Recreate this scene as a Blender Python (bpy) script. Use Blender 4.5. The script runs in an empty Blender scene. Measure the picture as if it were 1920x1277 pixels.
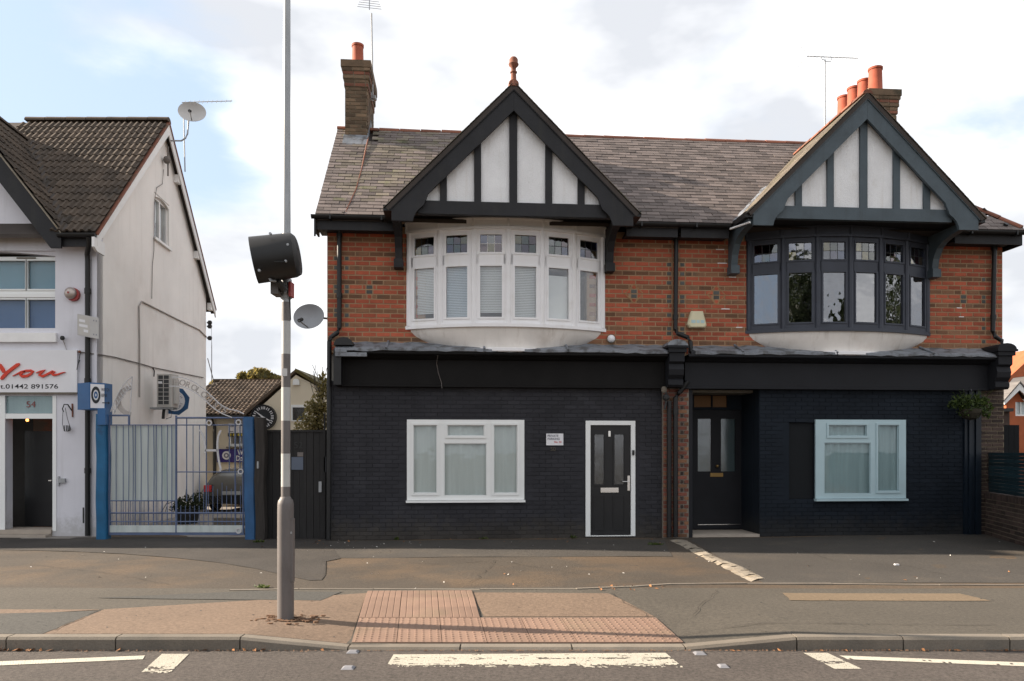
import bpy, bmesh, math, random
from mathutils import Vector, Matrix
random.seed(7)
R = math.radians
SC = bpy.context.scene
COL = SC.collection

# ------------------------------------------------------------------ camera, sky, sun, exposure
CX, CY, FPX, EYE = 960.0, 848.0, 1420.0, 1.6
cam_d = bpy.data.cameras.new('camera'); cam = bpy.data.objects.new('camera', cam_d); COL.objects.link(cam)
cam.location = (0, 0, EYE); cam.rotation_euler = (R(90), 0, 0)
cam_d.sensor_width = 36.0; cam_d.lens = FPX / 1920 * 36.0
cam_d.shift_y = (CY - 638.5) / 1920
cam_d.clip_start = .1; cam_d.clip_end = 2000
SC.camera = cam

SUN_EL = 25.0
L = Vector((1, -.13, -math.tan(R(SUN_EL)) * 1.0036)).normalized()
sun_d = bpy.data.lights.new('sun', 'SUN'); sun = bpy.data.objects.new('sun', sun_d); COL.objects.link(sun)
sun.rotation_euler = L.to_track_quat('-Z', 'Y').to_euler(); sun.location = (-20, 5, 20)
sun_d.energy = 5.0; sun_d.angle = R(.6); sun_d.color = (1.0, .86, .70)

world = bpy.data.worlds.new('World'); SC.world = world; world.use_nodes = True
def make_world():
    nt = world.node_tree; nt.nodes.clear(); N = nt.nodes.new; K = nt.links.new
    out = N('ShaderNodeOutputWorld'); bg = N('ShaderNodeBackground'); bg.inputs['Strength'].default_value = .1
    sky = N('ShaderNodeTexSky'); sky.sky_type = 'NISHITA'; sky.sun_disc = False
    sky.sun_elevation = R(SUN_EL); sky.sun_rotation = R(-82.6); sky.air_density = 1.0; sky.dust_density = 1.5
    tc = N('ShaderNodeTexCoord')
    mp = N('ShaderNodeMapping'); mp.inputs['Scale'].default_value = (1, 1, 1.9); mp.inputs['Location'].default_value = (3.1, .4, 1.7)
    K(tc.outputs['Generated'], mp.inputs['Vector'])
    n1 = N('ShaderNodeTexNoise'); n1.inputs['Scale'].default_value = 2.6; n1.inputs['Detail'].default_value = 7; n1.inputs['Roughness'].default_value = .55
    n1.inputs['Distortion'].default_value = .35
    K(mp.outputs['Vector'], n1.inputs['Vector'])
    acc = n1.outputs['Fac']
    def math_(op, a, b):
        m = N('ShaderNodeMath'); m.operation = op
        for i, x in ((0, a), (1, b)):
            if hasattr(x, 'links') or hasattr(x, 'is_linked'): K(x, m.inputs[i])
            else: m.inputs[i].default_value = x
        return m.outputs[0]
    nv = N('ShaderNodeVectorMath'); nv.operation = 'NORMALIZE'; K(tc.outputs['Generated'], nv.inputs[0])
    # breaks in the cloud where blue shows
    for (px, py, width, amt) in ((10, 90, 16, .22), (455, 285, 9, .13), (1800, 330, 6, .02), (330, 360, 8, .08)):
        d = Vector(((px - CX) / FPX, 1, (CY - py) / FPX)).normalized()
        dp = N('ShaderNodeVectorMath'); dp.operation = 'DOT_PRODUCT'; K(nv.outputs[0], dp.inputs[0]); dp.inputs[1].default_value = d
        mr = N('ShaderNodeMapRange'); mr.interpolation_type = 'SMOOTHSTEP'
        mr.inputs['From Min'].default_value = math.cos(R(width)); mr.inputs['From Max'].default_value = 1.0
        mr.inputs['To Min'].default_value = 0; mr.inputs['To Max'].default_value = amt
        K(dp.outputs['Value'], mr.inputs['Value'])
        acc = math_('SUBTRACT', acc, mr.outputs[0])
    mask = N('ShaderNodeMapRange'); mask.interpolation_type = 'SMOOTHSTEP'
    mask.inputs['From Min'].default_value = .25; mask.inputs['From Max'].default_value = .47
    K(acc, mask.inputs['Value'])
    n2 = N('ShaderNodeTexNoise'); n2.inputs['Scale'].default_value = 3.4; n2.inputs['Detail'].default_value = 5
    mp2 = N('ShaderNodeMapping'); mp2.inputs['Scale'].default_value = (1, 1, 2.2); mp2.inputs['Location'].default_value = (8.3, 2.2, .6)
    K(tc.outputs['Generated'], mp2.inputs['Vector']); K(mp2.outputs['Vector'], n2.inputs['Vector'])
    cr = N('ShaderNodeValToRGB')
    cr.color_ramp.elements[0].position = .42; cr.color_ramp.elements[0].color = (2.95, 3.05, 3.25, 1)
    cr.color_ramp.elements[1].position = .74; cr.color_ramp.elements[1].color = (6.3, 6.25, 6.15, 1)
    K(n2.outputs['Fac'], cr.inputs['Fac'])
    blue = N('ShaderNodeMix'); blue.data_type = 'RGBA'; blue.blend_type = 'MIX'; blue.inputs['Factor'].default_value = .80
    K(sky.outputs['Color'], blue.inputs['A']); blue.inputs['B'].default_value = (2.45, 3.0, 3.75, 1)
    mx = N('ShaderNodeMix'); mx.data_type = 'RGBA'
    K(mask.outputs[0], mx.inputs['Factor']); K(blue.outputs['Result'], mx.inputs['A']); K(cr.outputs['Color'], mx.inputs['B'])
    K(mx.outputs['Result'], bg.inputs['Color']); K(bg.outputs[0], out.inputs['Surface'])
make_world()
SC.view_settings.view_transform = 'Standard'; SC.view_settings.look = 'None'
SC.view_settings.exposure = 1.48; SC.view_settings.gamma = 1.0; SC.view_settings.use_curve_mapping = False
SC.render.engine = 'CYCLES'
SC.cycles.max_bounces = 6; SC.cycles.diffuse_bounces = 3; SC.cycles.glossy_bounces = 3; SC.cycles.transparent_max_bounces = 12
SC.cycles.use_denoising = True; SC.cycles.caustics_reflective = False; SC.cycles.caustics_refractive = False

# ------------------------------------------------------------------ frames of reference
TH = math.atan(.076); CT, ST = math.cos(TH), math.sin(TH); D0 = 14.02
def HF(x, y, z): return Vector((x * CT - y * ST, D0 + x * ST + y * CT, z))         # along the brick houses' front
def LF(x, y, z): return Vector((-7.89 + x - .097 * y, 14.4 + y, z))                 # the white shop (its side wall is a little askew)
def WF(x, y, z): return Vector((x, y, z))
def hp(px, py, q=0.0):            # a point of the brick houses' front, q metres in front of it
    u = (px - CX) / FPX; d = (D0 * CT - q) / (CT - u * ST)
    return u * d * CT + (d - D0) * ST, EYE + (CY - py) / FPX * d
def hs(px, q=0.0): return hp(px, 0, q)[0]
def hz(px, py, q=0.0): return hp(px, py, q)[1]
def wx(px, Y): return (px - CX) / FPX * Y
def wz(py, Y): return EYE + (CY - py) / FPX * Y
def lx(px): return wx(px, 14.4) + 7.89
def lz(py): return wz(py, 14.4)
def ls(px, py):                   # a point of the white shop's side wall -> (depth along it, height)
    d = (-7.89 + 1.397) / ((px - CX) / FPX + .097); return d - 14.4, EYE + (CY - py) / FPX * d
def gp(px, py, h=0.0):            # a point of the ground
    d = FPX * (EYE - h) / (py - CY); return (px - CX) / FPX * d, d

# ------------------------------------------------------------------ materials
MATS = {}
def mat(name, col, rough=.75, var=.12, scale=3.0, bump=0.0, bscale=40.0, metal=0.0, tint=0.0, blotch=None, blotch_at=(.55, .7), blotch_scale=1.2,
        stretch=(1, 1, 1), fine=.0, fine_scale=90.0, spec=.4, grain=(2, .6, .2), dust=None, streak=None):
    if name in MATS: return MATS[name]
    m = bpy.data.materials.new(name); m.use_nodes = True; nt = m.node_tree; N = nt.nodes.new; K = nt.links.new
    b = nt.nodes['Principled BSDF']; b.inputs['Roughness'].default_value = rough; b.inputs['Metallic'].default_value = metal
    b.inputs['Specular IOR Level'].default_value = spec
    g = N('ShaderNodeNewGeometry')
    mp = N('ShaderNodeMapping'); mp.inputs['Scale'].default_value = stretch; K(g.outputs['Position'], mp.inputs['Vector'])
    P = mp.outputs['Vector']
    def noise(s, det=4, rgh=.55):
        n = N('ShaderNodeTexNoise'); n.inputs['Scale'].default_value = s; n.inputs['Detail'].default_value = det; n.inputs['Roughness'].default_value = rgh
        K(P, n.inputs['Vector']); return n.outputs['Fac']
    def mr(x, a, c, lo, hi, smooth=False):
        n = N('ShaderNodeMapRange'); n.inputs['From Min'].default_value = a; n.inputs['From Max'].default_value = c
        n.inputs['To Min'].default_value = lo; n.inputs['To Max'].default_value = hi
        if smooth: n.interpolation_type = 'SMOOTHSTEP'
        K(x, n.inputs['Value']); return n.outputs[0]
    def mul(a, c):
        n = N('ShaderNodeMath'); n.operation = 'MULTIPLY'; K(a, n.inputs[0]); K(c, n.inputs[1]); return n.outputs[0]
    f = mr(noise(scale), .3, .7, 1 - var, 1 + var)
    if fine: f = mul(f, mr(noise(fine_scale, grain[0], grain[1]), .5 - grain[2], .5 + grain[2], 1 - fine, 1 + fine))
    if tint:
        a = N('ShaderNodeAttribute'); a.attribute_name = 'tint'; f = mul(f, mr(a.outputs['Fac'], 0, 1, 1 - tint, 1 + tint))
    base = None
    if blotch:
        mx = N('ShaderNodeMix'); mx.data_type = 'RGBA'; mx.inputs['A'].default_value = (*col, 1); mx.inputs['B'].default_value = (*blotch, 1)
        K(mr(noise(blotch_scale, 6, .62), blotch_at[0], blotch_at[1], 0, 1, True), mx.inputs['Factor']); base = mx.outputs['Result']
    if streak:                                        # rain marks and grime running down
        s2 = N('ShaderNodeMapping'); s2.inputs['Scale'].default_value = (5.5, 5.5, .35); K(g.outputs['Position'], s2.inputs['Vector'])
        n2 = N('ShaderNodeTexNoise'); n2.inputs['Scale'].default_value = 1.0; n2.inputs['Detail'].default_value = 6; n2.inputs['Roughness'].default_value = .65; K(s2.outputs['Vector'], n2.inputs['Vector'])
        mx = N('ShaderNodeMix'); mx.data_type = 'RGBA'
        if base: K(base, mx.inputs['A'])
        else: mx.inputs['A'].default_value = (*col, 1)
        mx.inputs['B'].default_value = (*streak, 1); K(mr(n2.outputs['Fac'], .52, .74, 0, .8, True), mx.inputs['Factor']); base = mx.outputs['Result']
    if dust:                                          # mud splashed up from the ground
        sp = N('ShaderNodeSeparateXYZ'); K(g.outputs['Position'], sp.inputs[0])
        hgt = N('ShaderNodeMath'); hgt.operation = 'MULTIPLY_ADD'; K(noise(7, 6, .7), hgt.inputs[0]); hgt.inputs[1].default_value = -.9; K(sp.outputs['Z'], hgt.inputs[2])
        mx = N('ShaderNodeMix'); mx.data_type = 'RGBA'
        if base: K(base, mx.inputs['A'])
        else: mx.inputs['A'].default_value = (*col, 1)
        mx.inputs['B'].default_value = (*dust, 1); K(mr(hgt.outputs[0], -.42, .05, .75, 0, True), mx.inputs['Factor']); base = mx.outputs['Result']
    sc = N('ShaderNodeVectorMath'); sc.operation = 'SCALE'
    if base: K(base, sc.inputs[0])
    else: sc.inputs[0].default_value = col
    K(f, sc.inputs['Scale']); K(sc.outputs[0], b.inputs['Base Color'])
    if bump:
        bp = N('ShaderNodeBump'); bp.inputs['Strength'].default_value = bump; bp.inputs['Distance'].default_value = .01
        K(noise(bscale, 3, .6), bp.inputs['Height']); K(bp.outputs[0], b.inputs['Normal'])
    MATS[name] = m; return m

def glass(name, tint=(.97, .985, .98), refl=.12, wobble=.02, rough=.0):
    if name in MATS: return MATS[name]
    m = bpy.data.materials.new(name); m.use_nodes = True; nt = m.node_tree; N = nt.nodes.new; K = nt.links.new
    nt.nodes.clear(); out = N('ShaderNodeOutputMaterial'); mx = N('ShaderNodeMixShader')
    t = N('ShaderNodeBsdfTransparent'); t.inputs['Color'].default_value = (*tint, 1)
    gl = N('ShaderNodeBsdfGlossy'); gl.inputs['Roughness'].default_value = rough; gl.inputs['Color'].default_value = (.95, .96, 1, 1)
    lw = N('ShaderNodeLayerWeight'); lw.inputs['Blend'].default_value = .5
    pw = N('ShaderNodeMath'); pw.operation = 'POWER'; K(lw.outputs['Facing'], pw.inputs[0]); pw.inputs[1].default_value = 4.0
    ad = N('ShaderNodeMath'); ad.operation = 'ADD'; ad.use_clamp = True; K(pw.outputs[0], ad.inputs[0]); ad.inputs[1].default_value = refl + .03
    g = N('ShaderNodeNewGeometry'); n = N('ShaderNodeTexNoise'); n.inputs['Scale'].default_value = 3.0; K(g.outputs['Position'], n.inputs['Vector'])
    bp = N('ShaderNodeBump'); bp.inputs['Strength'].default_value = wobble * 10; bp.inputs['Distance'].default_value = .02; K(n.outputs['Fac'], bp.inputs['Height'])
    K(bp.outputs[0], gl.inputs['Normal'])
    K(ad.outputs[0], mx.inputs[0]); K(t.outputs[0], mx.inputs[1]); K(gl.outputs[0], mx.inputs[2]); K(mx.outputs[0], out.inputs['Surface'])
    MATS[name] = m; return m

def glow(name, col, s):
    if name in MATS: return MATS[name]
    m = bpy.data.materials.new(name); m.use_nodes = True; b = m.node_tree.nodes['Principled BSDF']
    b.inputs['Base Color'].default_value = (*col, 1); b.inputs['Emission Color'].default_value = (*col, 1); b.inputs['Emission Strength'].default_value = s
    MATS[name] = m; return m

def foliage_mat(name, c1, c2):
    if name in MATS: return MATS[name]
    m = bpy.data.materials.new(name); m.use_nodes = True; nt = m.node_tree; N = nt.nodes.new; K = nt.links.new
    b = nt.nodes['Principled BSDF']; b.inputs['Roughness'].default_value = .6
    a = N('ShaderNodeAttribute'); a.attribute_name = 'tint'
    mx = N('ShaderNodeMix'); mx.data_type = 'RGBA'; mx.inputs['A'].default_value = (*c1, 1); mx.inputs['B'].default_value = (*c2, 1)
    K(a.outputs['Fac'], mx.inputs['Factor']); K(mx.outputs['Result'], b.inputs['Base Color'])
    tr = N('ShaderNodeBsdfTranslucent'); K(mx.outputs['Result'], tr.inputs['Color'])
    ms = N('ShaderNodeMixShader'); ms.inputs[0].default_value = .48; out = nt.nodes['Material Output']
    K(b.outputs[0], ms.inputs[1]); K(tr.outputs[0], ms.inputs[2]); K(ms.outputs[0], out.inputs['Surface'])
    MATS[name] = m; return m

M = dict(
    brick_red=mat('red brick', (.37, .088, .046), .85, .12, 5, .3, 120, tint=.25, fine=.12, blotch=(.25, .080, .048), blotch_at=(.6, .8), blotch_scale=1.6, streak=(.26, .078, .046)),
    brick_pier=mat('weathered pier brick', (.19, .066, .045), .85, .15, 5, .3, 120, tint=.3, fine=.15),
    brick_brown=mat('brown brick', (.205, .100, .054), .85, .15, 5, .3, 120, tint=.3, fine=.15, blotch=(.11, .07, .045), blotch_at=(.5, .75), blotch_scale=2.5, streak=(.11, .07, .045)),
    brick_grey=mat('grey header brick', (.085, .085, .08), .7, .12, 6, .2, 120, tint=.25),
    brick_buff=mat('buff brick', (.34, .19, .09), .8, .12, 6, .2, 120, tint=.2),
    brick_dark=mat('dark brick', (.055, .036, .03), .85, .2, 5, .3, 120, tint=.4, fine=.15),
    brick_stock=mat('sooty stock brick', (.145, .098, .062), .9, .22, 4, .4, 110, tint=.4, fine=.15, blotch=(.06, .05, .032), blotch_at=(.5, .7), blotch_scale=3),
    mortar=mat('mortar', (.345, .225, .135), .95, .12, 6, .3, 150, fine=.1),
    mortar_dark=mat('dark mortar', (.19, .155, .11), .95, .15, 6),
    mortar_pale=mat('pale mortar', (.2, .17, .14), .95, .15, 6),
    slate=mat('brown roof tile', (.140, .114, .105), .8, .14, 1.1, .25, 90, tint=.34, fine=.10, blotch=(.098, .080, .073), blotch_at=(.5, .75), blotch_scale=1.1),
    slate_moss=mat('mossy roof tile', (.140, .118, .095), .85, .2, 1.4, .3, 90, tint=.35, fine=.15, blotch=(.10, .10, .05), blotch_at=(.5, .7), blotch_scale=2.5),
    ridge=mat('terracotta ridge', (.20, .075, .045), .8, .2, 3, .2, 80, tint=.3, blotch=(.10, .065, .045), blotch_at=(.5, .7), blotch_scale=3),
    pot=mat('terracotta pot', (.32, .075, .038), .75, .14, 5, .1, 80, blotch=(.26, .09, .05), blotch_at=(.55, .8), blotch_scale=4),
    lead=mat('lead flashing', (.195, .21, .235), .6, .25, 4, .4, 30, fine=.12, blotch=(.095, .095, .10), blotch_at=(.48, .62), blotch_scale=5),
    black=mat('black paint', (.010, .010, .011), .45, .15, 4, .1, 60),
    black_plastic=mat('black plastic pipe', (.009, .009, .0095), .45, .12, 6),
    fascia_black=mat('black shop fascia', (.0095, .0088, .0088), .7, .2, 2, spec=.15),
    wall_black=mat('charcoal painted brick', (.031, .031, .0365), .72, .14, 1.4, .25, 45, tint=.14, fine=.06, fine_scale=40, blotch=(.040, .040, .045), blotch_at=(.5, .75), blotch_scale=1.3, streak=(.024, .024, .027), dust=(.050, .044, .037), spec=.2),
    timber_black=mat('black timber', (.012, .012, .0145), .65, .22, 3, .3, 40, blotch=(.022, .021, .021), blotch_at=(.55, .75), blotch_scale=2.2, streak=(.02, .019, .018)),
    timber_grey=mat('blue grey timber', (.066, .088, .104), .6, .12, 3, .2, 40, blotch=(.054, .070, .082), blotch_at=(.52, .75), blotch_scale=2.2, streak=(.050, .064, .073)),
    bay_grey=mat('slate blue joinery', (.040, .046, .064), .5, .12, 4, .1, 40),
    navy=mat('navy painted wall', (.0108, .0152, .0222), .7, .16, 1.2, .2, 45, tint=.12, fine=.05, blotch=(.0145, .0190, .0265), blotch_at=(.5, .75), blotch_scale=1.3, streak=(.009, .0125, .0185), dust=(.026, .026, .026), spec=.15),
    navy_blue=mat('navy blue boards', (.006, .012, .021), .5, .15, 2, .1, 45),
    navy_fascia=mat('dark grey fascia', (.0145, .0152, .0185), .6, .12, 2, spec=.2),
    render_white=mat('white roughcast', (.82, .82, .83), .9, .05, 3, .9, 60, fine=.05, fine_scale=70, blotch=(.58, .55, .51), blotch_at=(.60, .85), blotch_scale=1.6, streak=(.70, .68, .66)),
    white_paint=mat('white gloss joinery', (.86, .85, .86), .45, .03, 3, .08, 30, blotch=(.76, .74, .72), blotch_at=(.55, .8), blotch_scale=2.0, streak=(.78, .76, .73)),
    upvc=mat('white window frame', (.80, .81, .80), .35, .02, 3),
    upvc_blue=mat('pale blue grey window frame', (.42, .55, .59), .35, .04, 3),
    cream_bowl=mat('off white bay soffit', (.74, .70, .66), .7, .08, 2, .1, 30, blotch=(.56, .50, .45), blotch_at=(.5, .8), blotch_scale=1.3, streak=(.52, .47, .42)),
    soil_white=mat('weathered white stucco', (.86, .825, .79), .85, .05, 1.2, .25, 25, fine=.02, blotch=(.78, .735, .695), blotch_at=(.50, .75), blotch_scale=.9, streak=(.76, .72, .68), dust=(.42, .40, .37)),
    shop_white=mat('lilac white painted front', (.68, .675, .725), .8, .04, 1.5, .15, 25, blotch=(.60, .595, .64), blotch_at=(.5, .8), blotch_scale=1.2, streak=(.60, .595, .63), dust=(.40, .39, .39)),
    trim_white=mat('white trim', (.82, .81, .80), .6, .05, 4),
    pantile_far=mat('lighter brown tile', (.115, .085, .062), .9, .18, 2.0, .4, 60, tint=.35),  # lighter than the shop's tile, for the outbuilding roof
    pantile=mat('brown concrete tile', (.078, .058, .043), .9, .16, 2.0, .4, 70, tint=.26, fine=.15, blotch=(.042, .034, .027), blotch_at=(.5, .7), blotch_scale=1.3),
    dark_soffit=mat('dark soffit', (.05, .04, .035), .8),
    inside=mat('room interior', (.20, .19, .17), .9),
    inside_dark=mat('dim interior', (.045, .04, .037), .9),
    curtain=mat('net curtain', (.50, .535, .53), .9, .06, 2, stretch=(6, 1, .3)),
    curtain_teal=mat('teal grey curtain', (.26, .35, .37), .9, .08, 2, stretch=(6, 1, .3)),
    blind=mat('white blind', (.62, .64, .64), .6, .03),
    reflect_blue=mat('blue painted reflection', (.13, .25, .33), .6, .08, 1.0),
    reflect_deep=mat('deep blue painted reflection', (.055, .115, .25), .6, .10, 1.0),
    pane=glass('window glass', refl=.0, wobble=.012), pane_old=glass('bow window glass', tint=(.97, .98, .98), refl=.035, wobble=.02),
    pane_mirror=glass('reflective old glass', tint=(.55, .55, .55), refl=.17, wobble=.03),
    pane_dull=glass('door glass', tint=(.7, .72, .72), refl=.05, wobble=.02, rough=.15),
    chrome=mat('satin chrome', (.7, .68, .66), .25, .05, metal=1.0),
    worn_brass=mat('worn brass', (.095, .08, .062), .6, .2), brass=mat('brass', (.28, .18, .07), .45, .1, metal=1.0),
    galv=mat('galvanised steel', (.33, .34, .35), .5, .10, 6, metal=.35, stretch=(4, 4, .6)),
    post_grey=mat('brown grey post paint', (.125, .112, .108), .55, .10, 4, .05, 60, stretch=(2, 2, .6), blotch=(.10, .088, .083), blotch_at=(.5, .75), blotch_scale=3),
    post_pale=mat('pale grey band', (.40, .40, .385), .5, .05, 4),
    dish=mat('satellite dish grey', (.27, .28, .30), .55, .08, 4),
    dish_pale=mat('pale satellite dish', (.50, .49, .48), .55, .06, 4),
    blue_gloss=mat('weathered blue paint', (.022, .085, .20), .5, .2, 5, .2, 40, blotch=(.30, .36, .42), blotch_at=(.66, .72), blotch_scale=7, stretch=(1, 1, .5)),
    blue_bright=mat('bright blue paint', (.008, .10, .22), .5, .15, 4, .1, 40, blotch=(.02, .05, .12), blotch_at=(.6, .75), blotch_scale=3),
    blue_bar=mat('dark blue bars', (.085, .115, .20), .5, .15, 6),
    blue_box=mat('blue sign box', (.025, .105, .26), .45, .08, 4),
    white_scroll=mat('pale scrollwork', (.50, .49, .50), .6, .08, 5),
    sheet=mat('pale translucent sheet', (.46, .50, .49), .5, .12, 1.5, stretch=(5, 5, .4), blotch=(.26, .36, .33), blotch_at=(.52, .75), blotch_scale=.9),
    sign_white=mat('white sign face', (.74, .735, .76), .5, .03, 3),
    print_black=mat('black print', (.015, .015, .02), .6), print_grey=mat('grey print', (.18, .18, .22), .6), print_red=mat('red print', (.55, .10, .10), .6),
    red_script=mat('orange red lettering', (.62, .045, .018), .45, .05), print_brown=mat('brown red print', (.22, .07, .065), .6),
    bell_red=mat('red bell base', (.30, .035, .03), .4, .1), bell_grey=mat('bell dome', (.42, .36, .33), .35, .1, metal=.5),
    alarm=mat('cream alarm box', (.66, .61, .42), .5, .05), alarm_print=mat('faded blue print', (.42, .56, .58), .6),
    ac=mat('air conditioner casing', (.52, .50, .47), .6, .06, 3), ac_dark=mat('air conditioner grille', (.05, .052, .055), .6),
    fence_black=mat('black fence boards', (.0125, .0115, .0115), .7, .25, 3, .3, 40, stretch=(6, 6, .5), tint=.3),
    post_wood=mat('dark weathered timber', (.032, .027, .024), .85, .3, 4, .5, 40, stretch=(6, 6, .6)),
    cream=mat('cream painted wall', (.72, .64, .50), .85, .04, 1.5, .1, 30),
    clock_face=mat('black clock face', (.012, .014, .018), .4), clock_white=mat('white clock marks', (.7, .7, .72), .5),
    purple=mat('indigo sign board', (.035, .024, .17), .5, .05), yellow=mat('yellow print', (.50, .40, .04), .6),
    car_paint=mat('dark grey car paint', (.085, .08, .068), .25, .05, spec=.6), tail_red=mat('red tail lamp', (.60, .03, .03), .3), rubber=mat('black rubber', (.012, .012, .012), .8),
    car_glass_solid=mat('dark car window', (.012, .014, .015), .06, .05, spec=.8), car_glass=glass('car glass', tint=(.2, .22, .22), refl=.12),
    orange_wall=mat('orange brick wall', (.36, .10, .04), .85, .12, 3, .1, 40), roof_grey=mat('grey tiled roof', (.13, .12, .115), .85, .2, 2, .2, 40, stretch=(1, 1, 8)),
    teal_slat=mat('dark teal slat', (.010, .030, .040), .55, .2, 3, tint=.3), hoarding=mat('dark hoarding', (.0025, .004, .006), .85, .2, 2),
    bark=mat('bark', (.06, .045, .03), .9, .2, 5, .5, 30), basket=mat('coir basket', (.035, .03, .02), .95, .3, 9),
    weed=foliage_mat('weed leaves', (.035, .06, .012), (.11, .14, .03)),
    leaf_basket=foliage_mat('trailing basket leaves', (.018, .04, .008), (.10, .14, .03)),
    leaf_autumn=foliage_mat('autumn leaves', (.14, .125, .04), (.40, .32, .13)),
    leaf_olive=foliage_mat('olive leaves', (.085, .08, .024), (.26, .20, .06)),
    leaf_dark=foliage_mat('dark leaves', (.015, .025, .01), (.05, .07, .025)),
    kerb=mat('concrete kerb', (.165, .142, .115), .9, .12, 3, .3, 90, fine=.12, tint=.12, blotch=(.14, .125, .105), blotch_at=(.5, .7), blotch_scale=2.5),
    stone_edge=mat('rough pale concrete edging', (.25, .215, .17), .95, .2, 5, .8, 25, fine=.2, tint=.2, blotch=(.22, .17, .11), blotch_at=(.55, .68), blotch_scale=6),
    tactile=mat('pink tactile paving', (.200, .128, .094), .85, .08, 4, .1, 90, tint=.14, fine=.08, blotch=(.185, .132, .090), blotch_at=(.5, .75), blotch_scale=1.6),
    road=mat('road asphalt', (.068, .057, .050), .9, .12, .8, .7, 110, fine=.55, fine_scale=34, grain=(6, .85, .14)),
    forecourt=mat('worn forecourt asphalt', (.055, .0435, .0325), .92, .16, .7, .6, 60, fine=.34, fine_scale=26, grain=(6, .85, .14), blotch=(.088, .060, .037), blotch_at=(.43, .62), blotch_scale=.5),
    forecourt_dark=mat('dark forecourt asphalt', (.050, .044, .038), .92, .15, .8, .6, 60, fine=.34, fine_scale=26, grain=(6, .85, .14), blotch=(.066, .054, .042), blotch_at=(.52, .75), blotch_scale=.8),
    forecourt_darker=mat('darker forecourt asphalt', (.036, .031, .027), .92, .2, 1.1, .6, 60, fine=.34, fine_scale=26, grain=(6, .85, .14), blotch=(.052, .043, .034), blotch_at=(.5, .75), blotch_scale=.9), crack_and_shadow=mat('dirty cracks and shadow', (.034, .029, .024), .95, .3, 9),
    path_grey=mat('grey footway asphalt', (.069, .060, .048), .92, .10, .9, .4, 80, fine=.34, fine_scale=26, grain=(6, .85, .14)),
    path_dark=mat('dark footway patch', (.055, .053, .048), .92, .10, .9, .4, 80, fine=.34, fine_scale=26, grain=(6, .85, .14)),
    path_buff=mat('buff footway surfacing', (.150, .104, .073), .92, .09, .9, .4, 80, fine=.34, fine_scale=26, grain=(6, .85, .14)),
    path_tan=mat('tan footway strip', (.150, .110, .070), .92, .08, 1.4, .3, 80, fine=.25, fine_scale=26, grain=(6, .85, .14)),
    line=mat('worn white road paint', (.46, .43, .36), .8, .06, 3, .4, 90, fine=.10),
    litter=mat('pale litter', (.6, .58, .54), .8), dead_leaf=mat('dead leaf', (.22, .10, .04), .9, .3, 20, tint=.5), soil=mat('orange soil', (.15, .085, .05), .95, .2, 9, .6, 60),
    ground=mat('distant ground', (.12, .11, .09), .95), yard=mat('yard concrete', (.22, .20, .18), .9, .1, 1, .2, 50, fine=.1),
    stud=mat('square road stud', (.20, .20, .215), .5), cable=mat('grey cable', (.16, .14, .13), .7), cable_dark=mat('dark cable', (.03, .03, .03), .7),
    conduit=mat('painted conduit', (.36, .33, .31), .7), iron=mat('dark wrought iron', (.03, .03, .035), .6), paper=mat('faded paper', (.10, .12, .16), .7),
    stone_step=mat('stone threshold', (.36, .31, .26), .85, .12, 3, .2, 40), board_tan=mat('tan board behind glass', (.23, .125, .06), .8, .06, 2),
    stain_glass=[glass('stained glass ' + n, tint=c, refl=.07, wobble=.03) for n, c in (('violet', (.34, .24, .42)), ('yellow', (.62, .58, .30)), ('blue', (.28, .34, .55)), ('green', (.32, .44, .33)), ('plum', (.42, .22, .28)), ('clear', (.66, .68, .66)))],
    stain_bright=[glass('bright stained glass ' + n, tint=c, refl=.12, wobble=.03) for n, c in (('lilac', (.55, .52, .62)), ('yellow', (.75, .68, .35)), ('blue', (.40, .46, .62)), ('olive', (.40, .42, .25)), ('red', (.48, .12, .14)), ('clear', (.7, .7, .68)))],
)

# ------------------------------------------------------------------ mesh helpers
WL = {}                                             # world position of each object's origin
def wl(o): return WL.get(o, Vector((0, 0, 0))) if o is not None else Vector((0, 0, 0))
def props(o, label=None, cat=None, group=None, kind=None):
    if label: o['label'] = label
    if cat: o['category'] = cat
    if group: o['group'] = group
    if kind: o['kind'] = kind
def thing(name, label, cat, loc, group=None):
    o = bpy.data.objects.new(name, None); COL.objects.link(o); o.empty_display_size = .2
    o.location = loc; WL[o] = Vector(loc); props(o, label, cat, group); return o

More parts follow.
